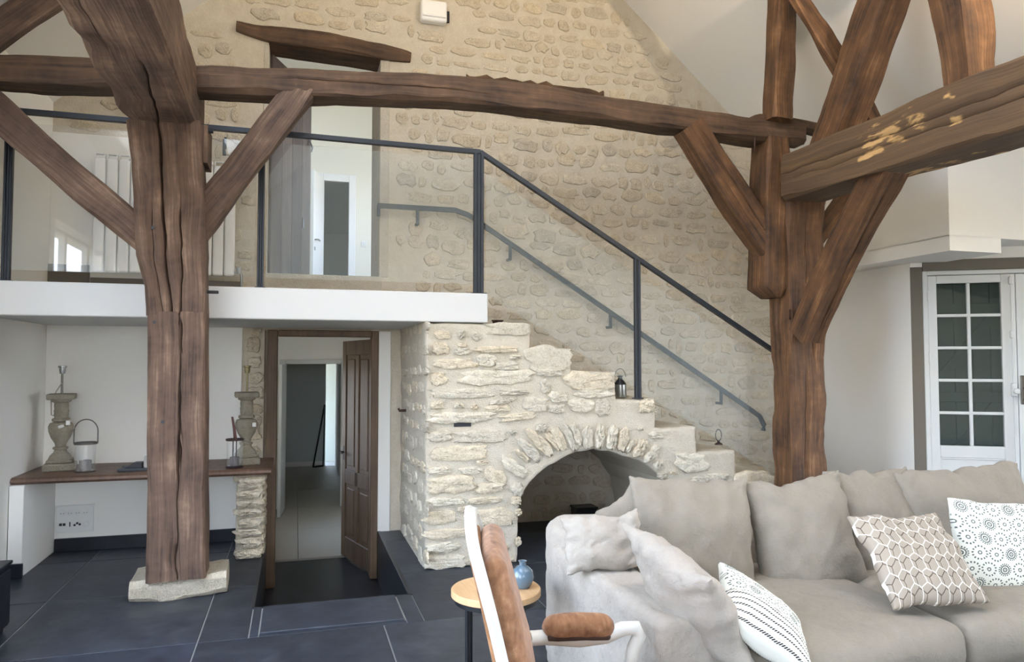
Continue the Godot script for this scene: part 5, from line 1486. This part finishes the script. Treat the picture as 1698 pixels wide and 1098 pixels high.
# ---------------------------------------------------------------- side table
func build_table() -> void:
	var t := thing("side_table", "small round oak side table on black metal legs", "side table", Vector3(0.87, 0, -3.23))
	part(t, "table_top", lathe([[0, 0.468], [0.195, 0.468], [0.2, 0.472], [0.2, 0.496], [0.196, 0.5], [0, 0.5]], 48), M.light_oak)
	part(t, "apron", lathe([[0.165, 0.445], [0.185, 0.445], [0.185, 0.468], [0.165, 0.468], [0.165, 0.445]], 40), M.black_metal)
	for k in 4:
		var a := PI / 4 + PI / 2 * k + 0.28
		part(t, "leg", tube([Vector3(cos(a) * 0.17, 0, sin(a) * 0.17), Vector3(cos(a) * 0.17, 0.45, sin(a) * 0.17)], 0.011, 8), M.black_metal)
	part(t, "lower_ring", lathe([[0.160, 0.10], [0.172, 0.10], [0.172, 0.112], [0.160, 0.112], [0.160, 0.10]], 40), M.black_metal)
	t = thing("blue_vase", "small round blue glazed vase on the side table", "vase", Vector3(0.985, 0.5, -3.20))
	part(t, "body", lathe([[0, 0], [0.028, 0], [0.042, 0.015], [0.05, 0.045], [0.045, 0.075], [0.028, 0.092], [0.015, 0.098], [0.015, 0.112], [0.02, 0.118], [0.012, 0.118], [0.010, 0.10], [0, 0.098]], 28), M.vase_blue)


# ---------------------------------------------------------------- small things
func build_small_things() -> void:
	var t := thing("steel_lantern", "polished steel lantern with a domed top standing on a stone step", "lantern", Vector3(2.62, 1.215, -5.72))
	part(t, "body", lathe([[0, 0], [0.05, 0], [0.052, 0.01], [0.05, 0.105], [0.047, 0.108], [0.0, 0.108]], 24), M.steel)
	part(t, "roof", lathe([[0.052, 0.108], [0.05, 0.115], [0.02, 0.155], [0.018, 0.17], [0.024, 0.172], [0.024, 0.18], [0, 0.185]], 20), M.black_metal)
	var arc := []
	for i in 13:
		var a := PI * i / 12.0
		arc.append(Vector3(-cos(a) * 0.05, 0.17 + sin(a) * 0.07, 0))
	part(t, "handle", tube(arc, 0.003, 6), M.wire)
	t = thing("step_lantern", "small dark metal ring lantern on a lower stone step", "lantern", Vector3(3.60, 0.78, -5.80))
	part(t, "foot", lathe([[0, 0], [0.035, 0], [0.03, 0.012], [0.012, 0.02], [0.012, 0.035], [0, 0.036]], 16), M.iron_brown)
	var ring := []
	for i in 21:
		var a := TAU * i / 20.0
		ring.append(Vector3(sin(a) * 0.03, 0.085 - cos(a) * 0.05, 0))
	part(t, "ring", tube(ring, 0.005, 6), M.wire)
	t = thing("brass_ornament", "tiny dark brass ornament on the top stone step", "ornament", Vector3(1.60, 1.80, -5.9))
	part(t, "bowl", lathe([[0, 0], [0.03, 0], [0.036, 0.02], [0.045, 0.05], [0.04, 0.05], [0.03, 0.025], [0, 0.02]], 16), M.iron_brown)
	part(t, "rim", lathe([[0.04, 0.048], [0.05, 0.048], [0.05, 0.056], [0.04, 0.056], [0.04, 0.048]], 16), M.rust)
	t = thing("hearth_box", "small black iron box at the back of the arched recess", "iron box", Vector3(2.62, 0.0, -6.55))
	part(t, "body", box(Vector3(-0.1, 0, -0.08), Vector3(0.1, 0.14, 0.08), 0.006), M.black_metal)
	part(t, "lid", box(Vector3(-0.11, 0.14, -0.09), Vector3(0.11, 0.16, 0.09), 0.005), M.black_metal)
	t = thing("low_cabinet", "low black cabinet against the side wall near the windows", "cabinet", Vector3(-1.72, 0, -4.6))
	part(t, "body", box(Vector3(-0.19, 0.03, -0.25), Vector3(0.19, 0.37, 0.6), 0.006), M.slate_black)
	part(t, "top", box(Vector3(-0.2, 0.37, -0.26), Vector3(0.2, 0.39, 0.61), 0.004), M.slate_black)
	part(t, "plinth", box(Vector3(-0.17, 0.0, -0.23), Vector3(0.17, 0.03, 0.58), 0.002), M.black_metal)
	part(t, "door", box(Vector3(0.19, 0.05, -0.23), Vector3(0.2, 0.35, 0.17), 0.002), M.slate_black)
	for k in 2:
		beam_uplight(["slim black uplight clamped on the patched tie beam", "unseen black uplight added on the tie beam of the cracked post"][k], [Vector3(3.95, 3.17, -1.4), Vector3(-0.82, 3.49, -1.9)][k], [8.0, 5.0][k])  # first matches the warm ceiling glow, second is added fill for the upper wall


# a lamp standing on a tie beam and washing the ceiling
func beam_uplight(label: String, at: Vector3, power: float) -> void:
	var t := thing("beam_uplight", label, "lamp", at, 0.0, "beam uplights")
	part(t, "foot", box(Vector3(-0.05, -0.01, -0.05), Vector3(0.05, 0.012, 0.05), 0.003), M.black_metal)
	part(t, "body", lathe([[0.0, 0.012], [0.045, 0.012], [0.05, 0.13], [0.042, 0.13], [0.04, 0.10], [0, 0.10]], 20), M.black_metal)
	part(t, "lamp_lens", lathe([[0, 0.10], [0.04, 0.10], [0.04, 0.106], [0, 0.106]], 20), M.lamp_glow)
	var l := SpotLight3D.new()
	l.name = "lamp_light"
	t.add_child(l)
	l.position = Vector3(0, 0.14, 0)
	l.rotation = Vector3(PI / 2 - 0.2, 0, 0)
	l.light_color = rgb(255, 233, 204)
	l.light_energy = power
	l.light_size = 0.04
	l.spot_angle = 84.0
	l.spot_angle_attenuation = 0.6
	l.spot_range = 14.0
	l.spot_attenuation = 2.0
	l.shadow_enabled = true
